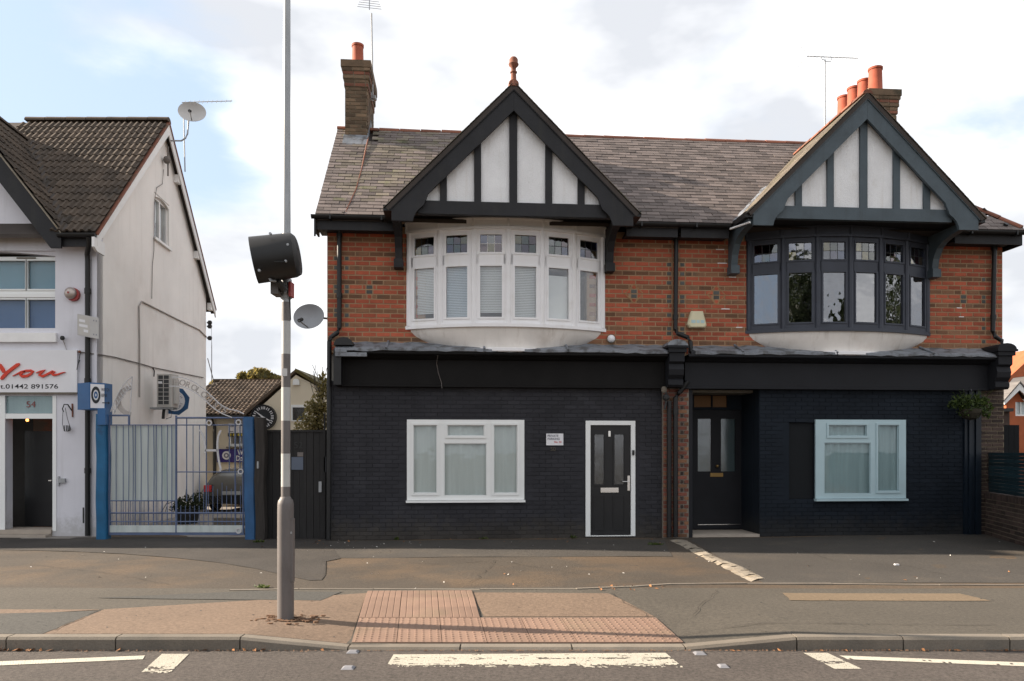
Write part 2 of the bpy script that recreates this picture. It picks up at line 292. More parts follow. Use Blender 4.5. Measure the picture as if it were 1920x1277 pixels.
class MB:
    def __init__(s, fr=WF): s.v = []; s.f = []; s.t = []; s.fr = fr; s.tint = .5
    def add(s, vs, fs):
        n = len(s.v); s.v += [s.fr(*p) for p in vs]; s.f += [tuple(i + n for i in f) for f in fs]; s.t += [s.tint] * len(fs); return s
    def box(s, x0, x1, y0, y1, z0, z1):
        return s.add([(x0, y0, z0), (x1, y0, z0), (x1, y1, z0), (x0, y1, z0), (x0, y0, z1), (x1, y0, z1), (x1, y1, z1), (x0, y1, z1)],
                     [(0, 3, 2, 1), (4, 5, 6, 7), (0, 1, 5, 4), (1, 2, 6, 5), (2, 3, 7, 6), (3, 0, 4, 7)])
    def prism(s, poly, ax, a0, a1):
        n = len(poly)
        def P(p, a): return (p[0], a, p[1]) if ax == 'y' else ((a, p[0], p[1]) if ax == 'x' else (p[0], p[1], a))
        return s.add([P(p, a0) for p in poly] + [P(p, a1) for p in poly],
                     [tuple(range(n)), tuple(range(2 * n - 1, n - 1, -1))] + [(i, (i + 1) % n, n + (i + 1) % n, n + i) for i in range(n)])
    def loft(s, rings, closed=True, cap=True):
        n = len(rings[0]); vs = [p for r in rings for p in r]; fs = []
        for k in range(len(rings) - 1):
            for i in range(n if closed else n - 1):
                j = (i + 1) % n; fs.append((k * n + i, k * n + j, (k + 1) * n + j, (k + 1) * n + i))
        if cap: fs += [tuple(range(n - 1, -1, -1)), tuple(range((len(rings) - 1) * n, len(rings) * n))]
        return s.add(vs, fs)
    def tube(s, path, r, n=8, cap=True):
        path = [Vector(p) for p in path]; rings = []
        for i, p in enumerate(path):
            d = (path[min(i + 1, len(path) - 1)] - path[max(i - 1, 0)]).normalized()
            a = d.orthogonal().normalized() if abs(d.z) > .9 else d.cross(Vector((0, 0, 1))).normalized()
            if abs(d.z) > .9: a = Vector((1, 0, 0)) - d * d.x; a.normalize()
            b = d.cross(a); rr = r[i] if isinstance(r, (list, tuple)) else r
            rings.append([tuple(p + (a * math.cos(t * 2 * math.pi / n) + b * math.sin(t * 2 * math.pi / n)) * rr) for t in range(n)])
        return s.loft(rings, True, cap)
    def lathe(s, prof, c, n=16):
        return s.loft([[(c[0] + r * math.cos(i * 2 * math.pi / n), c[1] + r * math.sin(i * 2 * math.pi / n), c[2] + z) for i in range(n)] for r, z in prof])
    def seg(s, a, b, z0, z1, t0, t1, e=0.0):       # upright box along a plan segment, t = offset outwards (to the right of a->b)
        a = Vector(a); b = Vector(b); d = (b - a).normalized(); n = Vector((d.y, -d.x)); a = a - d * e; b = b + d * e
        q = [a + n * t0, b + n * t0, b + n * t1, a + n * t1]
        return s.prism([tuple(p) for p in q], 'z', z0, z1)
    def ico(s, c, r, n=10, m=6, sq=(1, 1, 1)):
        rings = []
        for k in range(1, m):
            ph = math.pi * k / m; rings.append([(c[0] + sq[0] * r * math.sin(ph) * math.cos(i * 2 * math.pi / n), c[1] + sq[1] * r * math.sin(ph) * math.sin(i * 2 * math.pi / n), c[2] - sq[2] * r * math.cos(ph)) for i in range(n)])
        return s.loft(rings)
    def disc(s, c, r, y0, y1, n=24, rz=None, a0=0.0, a1=360.0, hole=0.0):   # upright disc facing -y
        rz = rz or r
        A = [R(a0 + (a1 - a0) * i / n) for i in range(n + 1)]
        if hole:
            for i in range(n):
                p = [(c[0] + k * r * math.cos(t), c[1] + k * rz * math.sin(t)) for k, t in ((hole, A[i]), (1, A[i]), (1, A[i + 1]), (hole, A[i + 1]))]
                s.prism(p, 'y', y0, y1)
            return s
        pts = [(c[0] + r * math.cos(t), c[1] + rz * math.sin(t)) for t in (A[:-1] if a1 - a0 >= 360 else A)]
        return s.prism(pts, 'y', y0, y1)
    def mesh(s, name, m, off, smooth=False):
        me = bpy.data.meshes.new(name); me.from_pydata([v - off for v in s.v], [], s.f)
        at = me.attributes.new('tint', 'FLOAT', 'FACE'); at.data.foreach_set('value', s.t)
        bm = bmesh.new(); bm.from_mesh(me); bmesh.ops.recalc_face_normals(bm, faces=bm.faces); bm.to_mesh(me); bm.free()
        me.materials.append(m)
        if smooth: me.shade_smooth(); me.set_sharp_from_angle(angle=R(40))
        return me
    def build(s, name, m, parent=None, smooth=False, kind=None, label=None, cat=None, group=None, base=None):
        off = wl(parent) if parent is not None else (Vector(base) if base is not None else Vector((0, 0, 0)))
        o = bpy.data.objects.new(name, s.mesh(name, m, off, smooth)); COL.objects.link(o)
        if parent is not None: o.parent = parent
        else: o.location = off
        WL[o] = off; props(o, label, cat, group, kind); return o

def box(name, m, parent, fr, *a, **k): return MB(fr).box(*a).build(name, m, parent, **k)
def put(name, me, loc, parent):                     # one more piece that shares its mesh
    o = bpy.data.objects.new(name, me); COL.objects.link(o); o.parent = parent; o.location = loc - wl(parent); WL[o] = Vector(loc); return o

EYEP = Vector((0, 0, EYE))
class Pieces:
    """many alike pieces (bricks, tiles): the nearest ones become objects, the rest one joined part"""
    def __init__(s): s.items = []; s.cache = {}
    def add(s, c, vs, fs, key, m, tint): s.items.append((c, vs, fs, key, m, tint))
    def build(s, name, rest, parent, limit):
        s.items.sort(key=lambda it: (it[0] - EYEP).length)
        left = {}
        for i, (c, vs, fs, key, m, tint) in enumerate(s.items):
            tq = round(tint * 5) / 5
            if i < limit and key is not None:
                k = (key, m.name, tq)
                if k not in s.cache:
                    b = MB(); b.tint = tq; b.add([tuple(v) for v in vs], fs); s.cache[k] = b.mesh(name, m, Vector((0, 0, 0)))
                put(name, s.cache[k], c, parent)
            else:
                b = left.setdefault(m.name, (MB(), m))[0]; b.tint = tint; b.add([tuple(v + c) for v in vs], fs)
        for b, m in left.values(): b.build(rest, m, parent, kind='stuff')

BOXF = [(0, 3, 2, 1), (4, 5, 6, 7), (0, 1, 5, 4), (1, 2, 6, 5), (2, 3, 7, 6), (3, 0, 4, 7)]
def brick_vs(fr, w, h, dep):                        # a brick around its front-centre, leaning on the frame's axes
    o = fr(0, 0, 0); ex, ey, ez = fr(1, 0, 0) - o, fr(0, 1, 0) - o, fr(0, 0, 1) - o
    c = .004; v = []
    for z in (-h / 2, h / 2):
        sgn = 1 if z > 0 else -1
        v += [ex * (-w / 2 + c) + ez * (z - sgn * c), ex * (w / 2 - c) + ez * (z - sgn * c), ex * (w / 2) + ey * dep + ez * z, ex * (-w / 2) + ey * dep + ez * z]
    return v
def brick_vs_x(fr, w, h, dep):                      # the same on a wall that faces along the frame's x axis
    o = fr(0, 0, 0); ex, ey, ez = fr(1, 0, 0) - o, fr(0, 1, 0) - o, fr(0, 0, 1) - o
    c = .004; v = []
    for z in (-h / 2, h / 2):
        sgn = 1 if z > 0 else -1
        v += [ey * (-w / 2 + c) + ez * (z - sgn * c), ey * (w / 2 - c) + ez * (z - sgn * c), ey * (w / 2) - ex * dep + ez * z, ey * (-w / 2) - ex * dep + ez * z]
    return v

def lay(P, fr, x0, x1, y, z0, z1, pitch, blen, matfn, skip=None, inserts=None, joint=.011, dep=.05, header_courses=None, phase=0.0, jit=.003):
    """lay courses of bricks on the plane y of a frame"""
    k = 0; z = z0
    while z < z1 - pitch * .5:
        h = pitch - joint; zc = z + pitch / 2
        L_ = blen / 2 if header_courses and header_courses(k) else blen
        x = x0 - (L_ * .5 if k % 2 else 0) - phase
        xs = []
        while x < x1:
            a, b = max(x, x0), min(x + L_, x1)
            if b - a > .03: xs.append((a, b, None))
            x += L_
        for (ic, kk, im, iw) in (inserts or ()):
            if kk != k: continue
            new = []
            for a, b, mm in xs:
                lo, hi = ic - iw / 2, ic + iw / 2
                if b <= lo or a >= hi: new.append((a, b, mm)); continue
                if lo - a > .03: new.append((a, lo, mm))
                if b - hi > .03: new.append((hi, b, mm))
            if x0 <= ic <= x1: new.append((ic - iw / 2, ic + iw / 2, im))
            xs = new
        for a, b, mm in xs:
            xc = (a + b) / 2; w = b - a - joint
            if w < .02 or (skip and skip(a, b, zc)): continue
            full = abs((b - a) - L_) < 1e-4
            jy = random.uniform(-jit, jit)
            P.add(fr(xc, y + jy, zc), brick_vs(fr, w, h, dep), BOXF, (fr.__name__, round(w, 3), round(h, 3)), mm or matfn(k, xc), random.random())
        z += pitch; k += 1

def tiles(P, fr, O, U, V, w, e, nu, nv, inside, matfn, shape='flat', thick=.012, jit=.006, clip=None):
    """courses of roof tiles on a plane: O + U*u + V*v (unit vectors of the frame)"""
    O, U, V = Vector(O), Vector(U).normalized(), Vector(V).normalized(); Nn = U.cross(V).normalized()
    if Nn.z < 0: Nn = -Nn
    o = fr(0, 0, 0); ux, vx, nx = [fr(*q) - o for q in (U, V, Nn)]
    for r in range(nv):
        for c in range(-1, nu + 1):
            u = (c + (.5 if (r % 2 and shape == 'flat') else 0)) * w; v = r * e
            ua, ub = u, u + w
            if clip: ua, ub = max(ua, clip[0]), min(ub, clip[1])
            if ub - ua < .05 or not inside((ua + ub) / 2, v + e / 2): continue
            cc = O + U * ((ua + ub) / 2) + V * (v + e * .5)
            ww = ub - ua - .006; ju = random.uniform(-1, 1) * jit * .4; jn = random.uniform(0, 1) * jit
            if shape == 'flat':
                q = [(-ww / 2, -e * .5, thick), (ww / 2, -e * .5, thick), (ww / 2, e * .9, .001), (-ww / 2, e * .9, .001)]
                vs = [ux * a + vx * b + nx * (n_ + thick) for a, b, n_ in q] + [ux * a + vx * b + nx * n_ for a, b, n_ in q]
                fs = [(0, 1, 2, 3), (0, 4, 5, 1), (1, 5, 6, 2), (3, 7, 4, 0)]
            else:
                prof = [(-.5, .02), (-.42, .042), (-.30, .042), (-.20, .006), (0, .006), (.06, .040), (.2, .042), (.28, .006), (.5, .006)]
                n = len(prof); vs = [ux * a * w + vx * (-e * .5) + nx * (h_ + .022) for a, h_ in prof] + [ux * a * w + vx * e * .56 + nx * (h_) for a, h_ in prof] + \
                    [ux * a * w + vx * (-e * .5) + nx * (h_ - .012) for a, h_ in prof]
                fs = [(i, i + 1, n + i + 1, n + i) for i in range(n - 1)] + [(i, 2 * n + i, 2 * n + i + 1, i + 1) for i in range(n - 1)]
            P.add(fr(*(cc + U * ju + Nn * jn)), vs, fs, (fr.__name__, shape, round(ww, 3), tuple(round(t, 3) for t in (*U, *V))), matfn(u, v), random.random())

def walls(b, x0, x1, y0, y1, z0, z1, holes):        # a wall (box) with rectangular openings
    xs = sorted({x0, x1, *[h[0] for h in holes], *[h[1] for h in holes]}); zs = sorted({z0, z1, *[h[2] for h in holes], *[h[3] for h in holes]})
    for i in range(len(xs) - 1):
        for j in range(len(zs) - 1):
            xc, zc = (xs[i] + xs[i + 1]) / 2, (zs[j] + zs[j + 1]) / 2
            if xc < x0 or xc > x1 or zc < z0 or zc > z1: continue
            if any(h[0] < xc < h[1] and h[2] < zc < h[3] for h in holes): continue
            b.box(xs[i], xs[i + 1], y0, y1, zs[j], zs[j + 1])
    return b

def text(txt, size, o, fr, m, parent, ext=.003, align='LEFT', shear=0.0, xdir=(1, 0, 0), up=(0, 0, 1), bold=0.0, sx=1.0, name='lettering'):
    cu = bpy.data.curves.new(name, 'FONT'); cu.body = txt; cu.size = size; cu.extrude = ext; cu.align_x = align; cu.shear = shear; cu.offset = bold
    ob = bpy.data.objects.new(name, cu)
    me = bpy.data.meshes.new_from_object(ob); me.name = name; bpy.data.objects.remove(ob)
    z = fr(0, 0, 0); X = (fr(*xdir) - z).normalized(); U = (fr(*up) - z).normalized(); Nn = X.cross(U).normalized()
    mt = Matrix.Translation(fr(*o)) @ Matrix((X * sx, U, Nn)).transposed().to_4x4()
    me.transform(Matrix.Translation(-wl(parent)) @ mt); me.materials.clear(); me.materials.append(m)
    at = me.attributes.new('tint', 'FLOAT', 'FACE')
    t = bpy.data.objects.new(name, me); COL.objects.link(t); t.parent = parent; WL[t] = wl(parent); return t

def leaves(b, blobs, n, size, rnd, droop=0.0):
    for _ in range(n):
        c, r = rnd.choices(blobs, weights=[x[1][0] * x[1][2] for x in blobs])[0]
        while True:
            p = Vector((rnd.uniform(-1, 1), rnd.uniform(-1, 1), rnd.uniform(-1, 1)))
            if .25 < p.length < 1: break
        p = Vector((c[0] + p.x * r[0], c[1] + p.y * r[1], c[2] + p.z * r[2]))
        s = size * rnd.uniform(.5, 1.3); a = Vector((rnd.gauss(0, 1), rnd.gauss(0, 1), rnd.gauss(0, .7) - droop)).normalized(); q = a.orthogonal().normalized()
        q.rotate(Matrix.Rotation(rnd.uniform(0, 6.28), 3, a)); w = a.cross(q) * s * .32; a = q * s
        b.tint = min(1, max(0, rnd.gauss(.45, .28)))
        b.add([tuple(p - a * .5), tuple(p + w), tuple(p + a * .5), tuple(p - w)], [(0, 1, 2, 3)])
    return b

# ================================================================== THE SETTING
KY, KF = 6.66, 6.54                                # kerb: back edge and road face
def sstep(a, b, x):
    t = min(1, max(0, (x - a) / (b - a))); return t * t * (3 - 2 * t)
def lin(a, b, x): return min(1, max(0, (x - a) / (b - a)))
def drop(X): return lin(-2.35, -1.42, X) * (1 - lin(1.50, 2.46, X))
def pav(X, Y):                                      # pavement surface: it dips to the crossing
    return -.088 * drop(X) * (1 - lin(KY, 8.3, Y)) + .006 * math.sin(X * .9 + 1) * sstep(7, 9, Y) + (.004 * math.sin(X * 2.3 + Y * 3) if Y > 9.2 else 0)

def sheet(name, m, p, eps=0.0, nx=10, ny=6, kind='structure', parent=None, hfn=pav, label=None, cat=None, wob=0.0):
    """a draped four-cornered sheet p = front-left, front-right, back-right, back-left"""
    b = MB(); vs = []
    for j in range(ny + 1):
        for i in range(nx + 1):
            u, v = i / nx, j / ny
            x = (1 - v) * ((1 - u) * p[0][0] + u * p[1][0]) + v * ((1 - u) * p[3][0] + u * p[2][0])
            y = (1 - v) * ((1 - u) * p[0][1] + u * p[1][1]) + v * ((1 - u) * p[3][1] + u * p[2][1])
            if wob: x += random.uniform(-wob, wob); y += random.uniform(-wob, wob) * .5
            vs.append((x, y, hfn(x, y) + eps))
    b.add(vs, [(j * (nx + 1) + i, j * (nx + 1) + i + 1, (j + 1) * (nx + 1) + i + 1, (j + 1) * (nx + 1) + i) for j in range(ny) for i in range(nx)])
    return b.build(name, m, parent, kind=kind, label=label, cat=cat)

sheet('ground', M['ground'], [(-400, -400), (400, -400), (400, 700), (-400, 700)], 0, 2, 2, hfn=lambda x, y: -.16)
road = sheet('road', M['road'], [(-60, -3), (60, -3), (60, KF + .03), (-60, KF + .03)], 0, 40, 8, hfn=lambda x, y: -.11)
sheet('far_pavement', M['path_grey'], [(-60, -6), (60, -6), (60, -3), (-60, -3)], 0, 4, 2, hfn=lambda x, y: -.02)
sheet('pavement', M['path_grey'], [(-60, KY - .01), (60, KY - .01), (60, 8.92), (-60, 8.92)], 0, 240, 14)
fc = sheet('forecourt', M['forecourt'], [(-60, 8.92), (60, 8.92), (60, 16), (-60, 16)], 0, 160, 20)
sheet("yard", M["yard"], [(-9.5, 14.0), (-2.5, 14.0), (-2.5, 60), (-14, 60)], .004, 4, 6, hfn=lambda x, y: 0)
sheet('side_ground', M['forecourt'], [(9.2, 16), (60, 16), (60, 60), (9.2, 60)], -.006, 4, 6, hfn=lambda x, y: 0)
# strip of darker colour along the house fronts
a, b_ = gp(620, 1042), gp(1270, 1040)
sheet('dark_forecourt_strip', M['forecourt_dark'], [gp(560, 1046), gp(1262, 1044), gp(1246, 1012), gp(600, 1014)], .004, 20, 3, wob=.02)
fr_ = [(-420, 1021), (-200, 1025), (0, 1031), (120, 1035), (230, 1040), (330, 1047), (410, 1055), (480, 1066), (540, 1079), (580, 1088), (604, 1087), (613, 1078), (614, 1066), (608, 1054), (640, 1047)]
def run_sheet(name, m, front, back, eps):            # a draped sheet with a wandering front edge
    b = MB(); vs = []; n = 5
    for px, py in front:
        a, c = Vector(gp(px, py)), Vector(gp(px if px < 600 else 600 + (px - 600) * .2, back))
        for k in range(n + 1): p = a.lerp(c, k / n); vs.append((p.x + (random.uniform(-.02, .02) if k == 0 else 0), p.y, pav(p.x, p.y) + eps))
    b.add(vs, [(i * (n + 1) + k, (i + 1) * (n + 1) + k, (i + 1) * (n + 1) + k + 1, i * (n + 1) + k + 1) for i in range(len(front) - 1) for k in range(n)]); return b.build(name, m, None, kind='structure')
run_sheet('dark_forecourt_patch', M['forecourt_darker'], fr_, 1008, .007)  # darker sheet covering the left of the forecourt
def crack_and_shadow(pts, w, seed):                             # dark strips on the tarmac: open joints, cracks and a painted shadow
    rn = random.Random(seed); b = MB(); P_ = []
    for i in range(len(pts) - 1):
        a, c = Vector(gp(*pts[i])), Vector(gp(*pts[i + 1])); n = max(2, int((c - a).length / .12))
        P_ += [a.lerp(c, k / n) + Vector((rn.uniform(-.03, .03), rn.uniform(-.02, .02))) for k in range(n)]
    for i in range(len(P_) - 1):
        ww = w * .7 * rn.uniform(.3, 1.3); p, q = P_[i], P_[i + 1]; d = (q - p).normalized(); s_ = Vector((-d.y, d.x)) * ww
        b.add([(p.x - s_.x, p.y - s_.y, pav(p.x, p.y) + .0105), (q.x - s_.x, q.y - s_.y, pav(q.x, q.y) + .0105), (q.x + s_.x, q.y + s_.y, pav(q.x, q.y) + .0105), (p.x + s_.x, p.y + s_.y, pav(p.x, p.y) + .0105)], [(0, 1, 2, 3)])
    b.build('tarmac_crack_and_shadow', M['crack_and_shadow'], None, kind='structure')
for i, (pts_, w_) in enumerate((([(700, 1052), (820, 1058), (930, 1052), (1010, 1066), (1100, 1080)], .006), ([(930, 1052), (900, 1080), (880, 1098)], .005), ([(60, 1060), (200, 1075), (330, 1098)], .005), ([(1500, 1030), (1560, 1052), (1700, 1062), (1790, 1082)], .006), ([(1240, 1178), (1420, 1168), (1640, 1171), (1900, 1174)], .007), ([(195, 1143), (150, 1163), (85, 1190)], .009), ([(1142, 1114), (1200, 1142), (1243, 1168)], .007), ([(1300, 1150), (1330, 1122), (1345, 1104)], .005))): crack_and_shadow(pts_, w_, 40 + i)  # the long line right of the crossing is the post's shadow, painted dark
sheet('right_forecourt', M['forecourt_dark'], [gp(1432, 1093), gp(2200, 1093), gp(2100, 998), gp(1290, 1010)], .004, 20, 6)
# patches of the footway
sheet('buff_footway_patch', M['path_buff'], [(wx(85, 6.7), KY), (-1.43, KY), gp(688, 1112), gp(195, 1143)], .004, 24, 8)
sheet('buff_crossing_patch', M['path_buff'], [(-.28, 7.54), (1.42, 7.54), gp(1140, 1114), gp(884, 1112)], .004, 12, 8)
sheet('buff_sliver', M['path_buff'], [gp(-300, 1160), gp(0, 1154), gp(195, 1143.5), gp(-300, 1143)], .004, 6, 2)
sheet('dark_footway_patch', M['path_dark'], [gp(-400, 1189), gp(82, 1189), gp(190, 1146), gp(-400, 1162)], .004, 8, 4)
sheet('dark_patch_by_post', M['path_dark'], [gp(180, 1122), gp(600, 1126), gp(640, 1110), gp(470, 1108)], .006, 12, 3, wob=.012)
sheet('tan_footway_strip', M['path_tan'], [gp(1482, 1126), gp(1858, 1127), gp(1800, 1113), gp(1466, 1112)], .005, 26, 3, wob=.012)  # paler tan sheet over the grey footway

# kerb stones
kb = thing('kerb', None, None, (0, KY, 0)); props(kb, kind='structure')
def stone(x0, x1):
    b = MB(); b.tint = random.random(); n = 4; rings = []
    for i in range(n + 1):
        x = x0 + .006 + (x1 - x0 - .012) * i / n; t = pav(x, KY) + .002
        rings.append([(x, KF, -.2), (x, KF, t - .022), (x, KF + .018, t), (x, KY + .005, t), (x, KY + .005, -.2)])
    b.loft(rings); b.build('kerb_stone', M['kerb'], kb)
KX = [-4.37, -3.425, -2.35, -1.42, -.45, .52, 1.50, 2.46, 3.38, 4.30, 5.22, 6.14, 7.06]
kx = [-12.65 + i * .92 for i in range(9)] + KX + [7.98 + .92 * i for i in range(6)]
for i in range(len(kx) - 1): stone(kx[i], kx[i + 1])
# back-of-footway edging stones
eb = thing('footway_edging', None, None, (0, 8.9, 0)); props(eb, kind='structure')
pts = [gp(-420, 1122), gp(60, 1118)] + [gp(x, y) for x, y in ((430, 1106.5), (560, 1104), (700, 1104.5), (900, 1106), (1080, 1106), (1180, 1102), (1260, 1096.5), (1400, 1095), (1560, 1095), (1760, 1097), (1960, 1098), (2300, 1098))]
for i in range(1, len(pts) - 1):
    if i == 1: continue
    a, c = Vector(pts[i]), Vector(pts[i + 1]); n = max(1, round((c - a).length / .9))
    for k in range(n):
        p, q = a.lerp(c, k / n), a.lerp(c, (k + 1) / n)
        b = MB(); b.tint = random.random(); zt = .012 if i > 5 else .008
        b.seg(tuple(p), tuple(q), -.1, zt + pav(p.x, p.y), -.03, .022 if i > 6 else .018, -.004); b.build('edging_stone', M['kerb'], eb)
# the rough pale strip between the two forecourts
st = thing('rough_edging_strip', None, None, (*gp(1340, 1050), 0)); props(st, kind='structure')
ed = [((1256, 1013), (1288, 1013)), ((1290, 1030), (1318, 1030)), ((1325, 1049), (1352, 1047)), ((1362, 1067), (1392, 1062)), ((1408, 1090), (1440, 1085))]
for i in range(4):
    for k in range(3):
        def at(j, t, side):
            p, q = Vector(gp(*ed[j][side])), Vector(gp(*ed[j + 1][side])); return p.lerp(q, t)
        l0, l1, r1, r0 = at(i, k / 3, 0), at(i, (k + 1) / 3 - .02, 0), at(i, (k + 1) / 3 - .02, 1), at(i, k / 3, 1)
        b = MB(); b.tint = random.random(); vs = []; n = 4
        for vi in range(n + 1):
            for ui in range(n + 1):
                p = l0.lerp(r0, ui / n).lerp(l1.lerp(r1, ui / n), vi / n); e = ui in (0, n)
                vs.append((p.x + random.uniform(-.016, .016), p.y + random.uniform(-.025, .025), pav(p.x, p.y) + (.0 if e else random.uniform(.010, .022))))
        b.add(vs, [(y * (n + 1) + x, y * (n + 1) + x + 1, (y + 1) * (n + 1) + x + 1, (y + 1) * (n + 1) + x) for y in range(n) for x in range(n)])
        b.build('edging_lump', M['stone_edge'], st)

# tactile paving: 400 mm tiles, two rows of domes along the kerb and a ribbed tail
tp = thing('tactile_paving', None, None, (0, 6.7, 0)); props(tp, kind='structure')
def tactile(x0, y0, w, ribs):
    b = MB(); b.tint = random.random(); sh = lambda Y: -.12 * (Y - 6.7)
    f = lambda u, v: (x0 + u + sh(y0 + v), y0 + v, pav(x0 + u, y0 + v) + .012)
    g = .003; dpt = .4
    c = [f(g, g), f(w - g, g), f(w - g, dpt - g), f(g, dpt - g)]
    b.add(c + [(p[0], p[1], p[2] - .02) for p in c], [(0, 1, 2, 3), (0, 4, 5, 1), (1, 5, 6, 2), (2, 6, 7, 3), (3, 7, 4, 0)])
    n = round(w / .0667)
    for i in range(n):
        u = .033 + i * .0667
        if ribs:
            if i % 1 == 0:
                q = [f(u - .031, .0), f(u + .031, .0), f(u + .031, dpt), f(u - .031, dpt)]
                t = [f(u - .027, .0), f(u + .027, .0), f(u + .027, dpt), f(u - .027, dpt)]
                b.add([(p[0], p[1], p[2] - .002) for p in q] + [(p[0], p[1], p[2] + .003) for p in t], [(4, 5, 6, 7), (0, 1, 5, 4), (1, 2, 6, 5), (3, 0, 4, 7)])
        else:
            for j in range(6):
                v = .033 + j * .0667; m = 8
                r1 = [f(u + .014 * math.cos(k * 2 * math.pi / m), v + .014 * math.sin(k * 2 * math.pi / m)) for k in range(m)]
                r2 = [f(u + .009 * math.cos(k * 2 * math.pi / m), v + .009 * math.sin(k * 2 * math.pi / m)) for k in range(m)]
                b.loft([[(p[0], p[1], p[2] + .0003) for p in r1], [(p[0], p[1], p[2] + .006) for p in r2]], True, False)
                b.add([(p[0], p[1], p[2] + .006) for p in r2], [tuple(range(m))])
    b.build('tactile_tile', M['tactile'], tp)
for j in range(2):
    for i in range(7): tactile(-1.42 + i * .4, 6.68 + j * .4, .4, False)
    tactile(1.38, 6.68 + j * .4, .1334, False)
for j in range(3):
    for i in range(3): tactile(-1.42 + i * .4, 7.48 + j * .4, .4, True)

# road paint (worn edges): each marking a sheet of its own
def worn(name, p, nx, ny, holes, label, edge=.02):
    """a painted patch whose front edge and some spots are worn away"""
    b = MB(); rn = random.Random(len(name) + nx); P = lambda u, v: ((1 - v) * ((1 - u) * p[0][0] + u * p[1][0]) + v * ((1 - u) * p[3][0] + u * p[2][0]), (1 - v) * ((1 - u) * p[0][1] + u * p[1][1]) + v * ((1 - u) * p[3][1] + u * p[2][1]))
    from mathutils import noise as nz
    L_ = math.dist(p[0], p[1]); W_ = math.dist(p[0], p[3])
    keep = lambda u, v: .65 * nz.noise(Vector((u * L_ * 9, v * W_ * 28, nx * .37))) + .5 * nz.noise(Vector((u * L_ * 38, v * W_ * 60, nx * .7))) > holes(u, v)
    for j in range(ny):
        for i in range(nx):
            if not keep((i + .5) / nx, (j + .5) / ny): continue
            q = [P(i / nx, j / ny), P((i + 1) / nx, j / ny), P((i + 1) / nx, (j + 1) / ny), P(i / nx, (j + 1) / ny)]
            b.add([(x + rn.uniform(-.002, .002), y, -.106) for x, y in q], [(0, 1, 2, 3)])
    b.build(name, M['line'], None, kind='structure')
G = lambda x, y: gp(x, y, -.106)
worn('give_way_bar', [G(724, 1250), G(1282, 1252), G(1248, 1224), G(738, 1227)], 300, 34, lambda u, v: (.15 if v < .14 else -.08 if v < .25 else (-.16 if .55 < v < .7 else -.42)) + (.12 if u > .9 else 0), '')
worn('road_dash', [G(263, 1262), G(318, 1262), G(354, 1226), G(304, 1226)], 40, 40, lambda u, v: (.02 if v < .33 else -.6), '')
worn('road_dash', [G(1565, 1254), G(1616, 1254), G(1551, 1224), G(1506, 1224)], 40, 36, lambda u, v: (.05 if .3 < v < .5 else -.6), '')
worn('edge_line', [G(-500, 1269), G(268, 1236), G(272, 1229), G(-500, 1260)], 140, 3, lambda u, v: -.45, '')
worn('edge_line', [G(1590, 1236), G(2400, 1268), G(2400, 1260), G(1574, 1229)], 140, 3, lambda u, v: -.45, '')
for i, (x, y, w) in enumerate(((662, 1223, .1), (653, 1253, .1), (1312, 1226, .1), (1356, 1250, .08))):
    X, Y = gp(x, y, -.11)
    MB().add([(X - w / 2, Y - .05, -.108), (X + w / 2, Y - .05, -.108), (X + w / 2, Y + .05, -.108), (X - w / 2, Y + .05, -.108), (X - w * .3, Y - .03, -.095), (X + w * .3, Y - .03, -.095), (X + w * .3, Y + .03, -.095), (X - w * .3, Y + .03, -.095)], BOXF).build(
        'road_stud', M['stud'], None, label=('square metal stud in the road beside the pink tactile paving', 'square metal stud nearest the left end of the white bar', 'square metal stud in the road off the right end of the kerb dip', 'faint metal stud right of the white road bar')[i], cat='road stud', group='square studs in the road', base=(X, Y, -.11))

# ================================================================== THE PAIR OF BRICK HOUSES
SL, SM, SR = -3.38, 3.04, 9.62
YW = .05                                            # face of the upper brickwork
ZE, ZR, YR = 5.80, 8.43, 2.27                       # eaves, ridge height, ridge depth
PITCH, BLEN = .0866, .254
house1 = thing('brick_house', 'red brick house with a white bow window over a charcoal ground floor', 'house', HF(-.2, 0, 0))
house2 = thing('brick_house', 'red brick house with a slate blue bow window over a navy ground floor', 'house', HF(6.3, 0, 0))

def roof_z(y): return ZE + (y + .35) * (ZR - ZE) / (YR + .35)
GQ = .95; GK_ = .974
GA = [dict(sc=hs(963, GQ), za=7.885), dict(sc=hs(1623, GQ), za=7.95)]
GW = 2.14 * GK_                                           # half width of the gables
def under_gable(x, z, grow=0.0): return any(abs(x - g['sc']) < g['za'] + .08 - z + grow for g in GA)

BAYS = [dict(sc=-.095, h=1.80), dict(sc=6.30, h=1.775)]
SAG = .43
def arc(bay, h, sag, n=24):
    r = (h * h + sag * sag) / (2 * sag); a = math.asin(h / r)
    return [(bay['sc'] + r * math.sin(-a + 2 * a * i / n), YW - (r * math.cos(-a + 2 * a * i / n) - (r - sag))) for i in range(n + 1)]

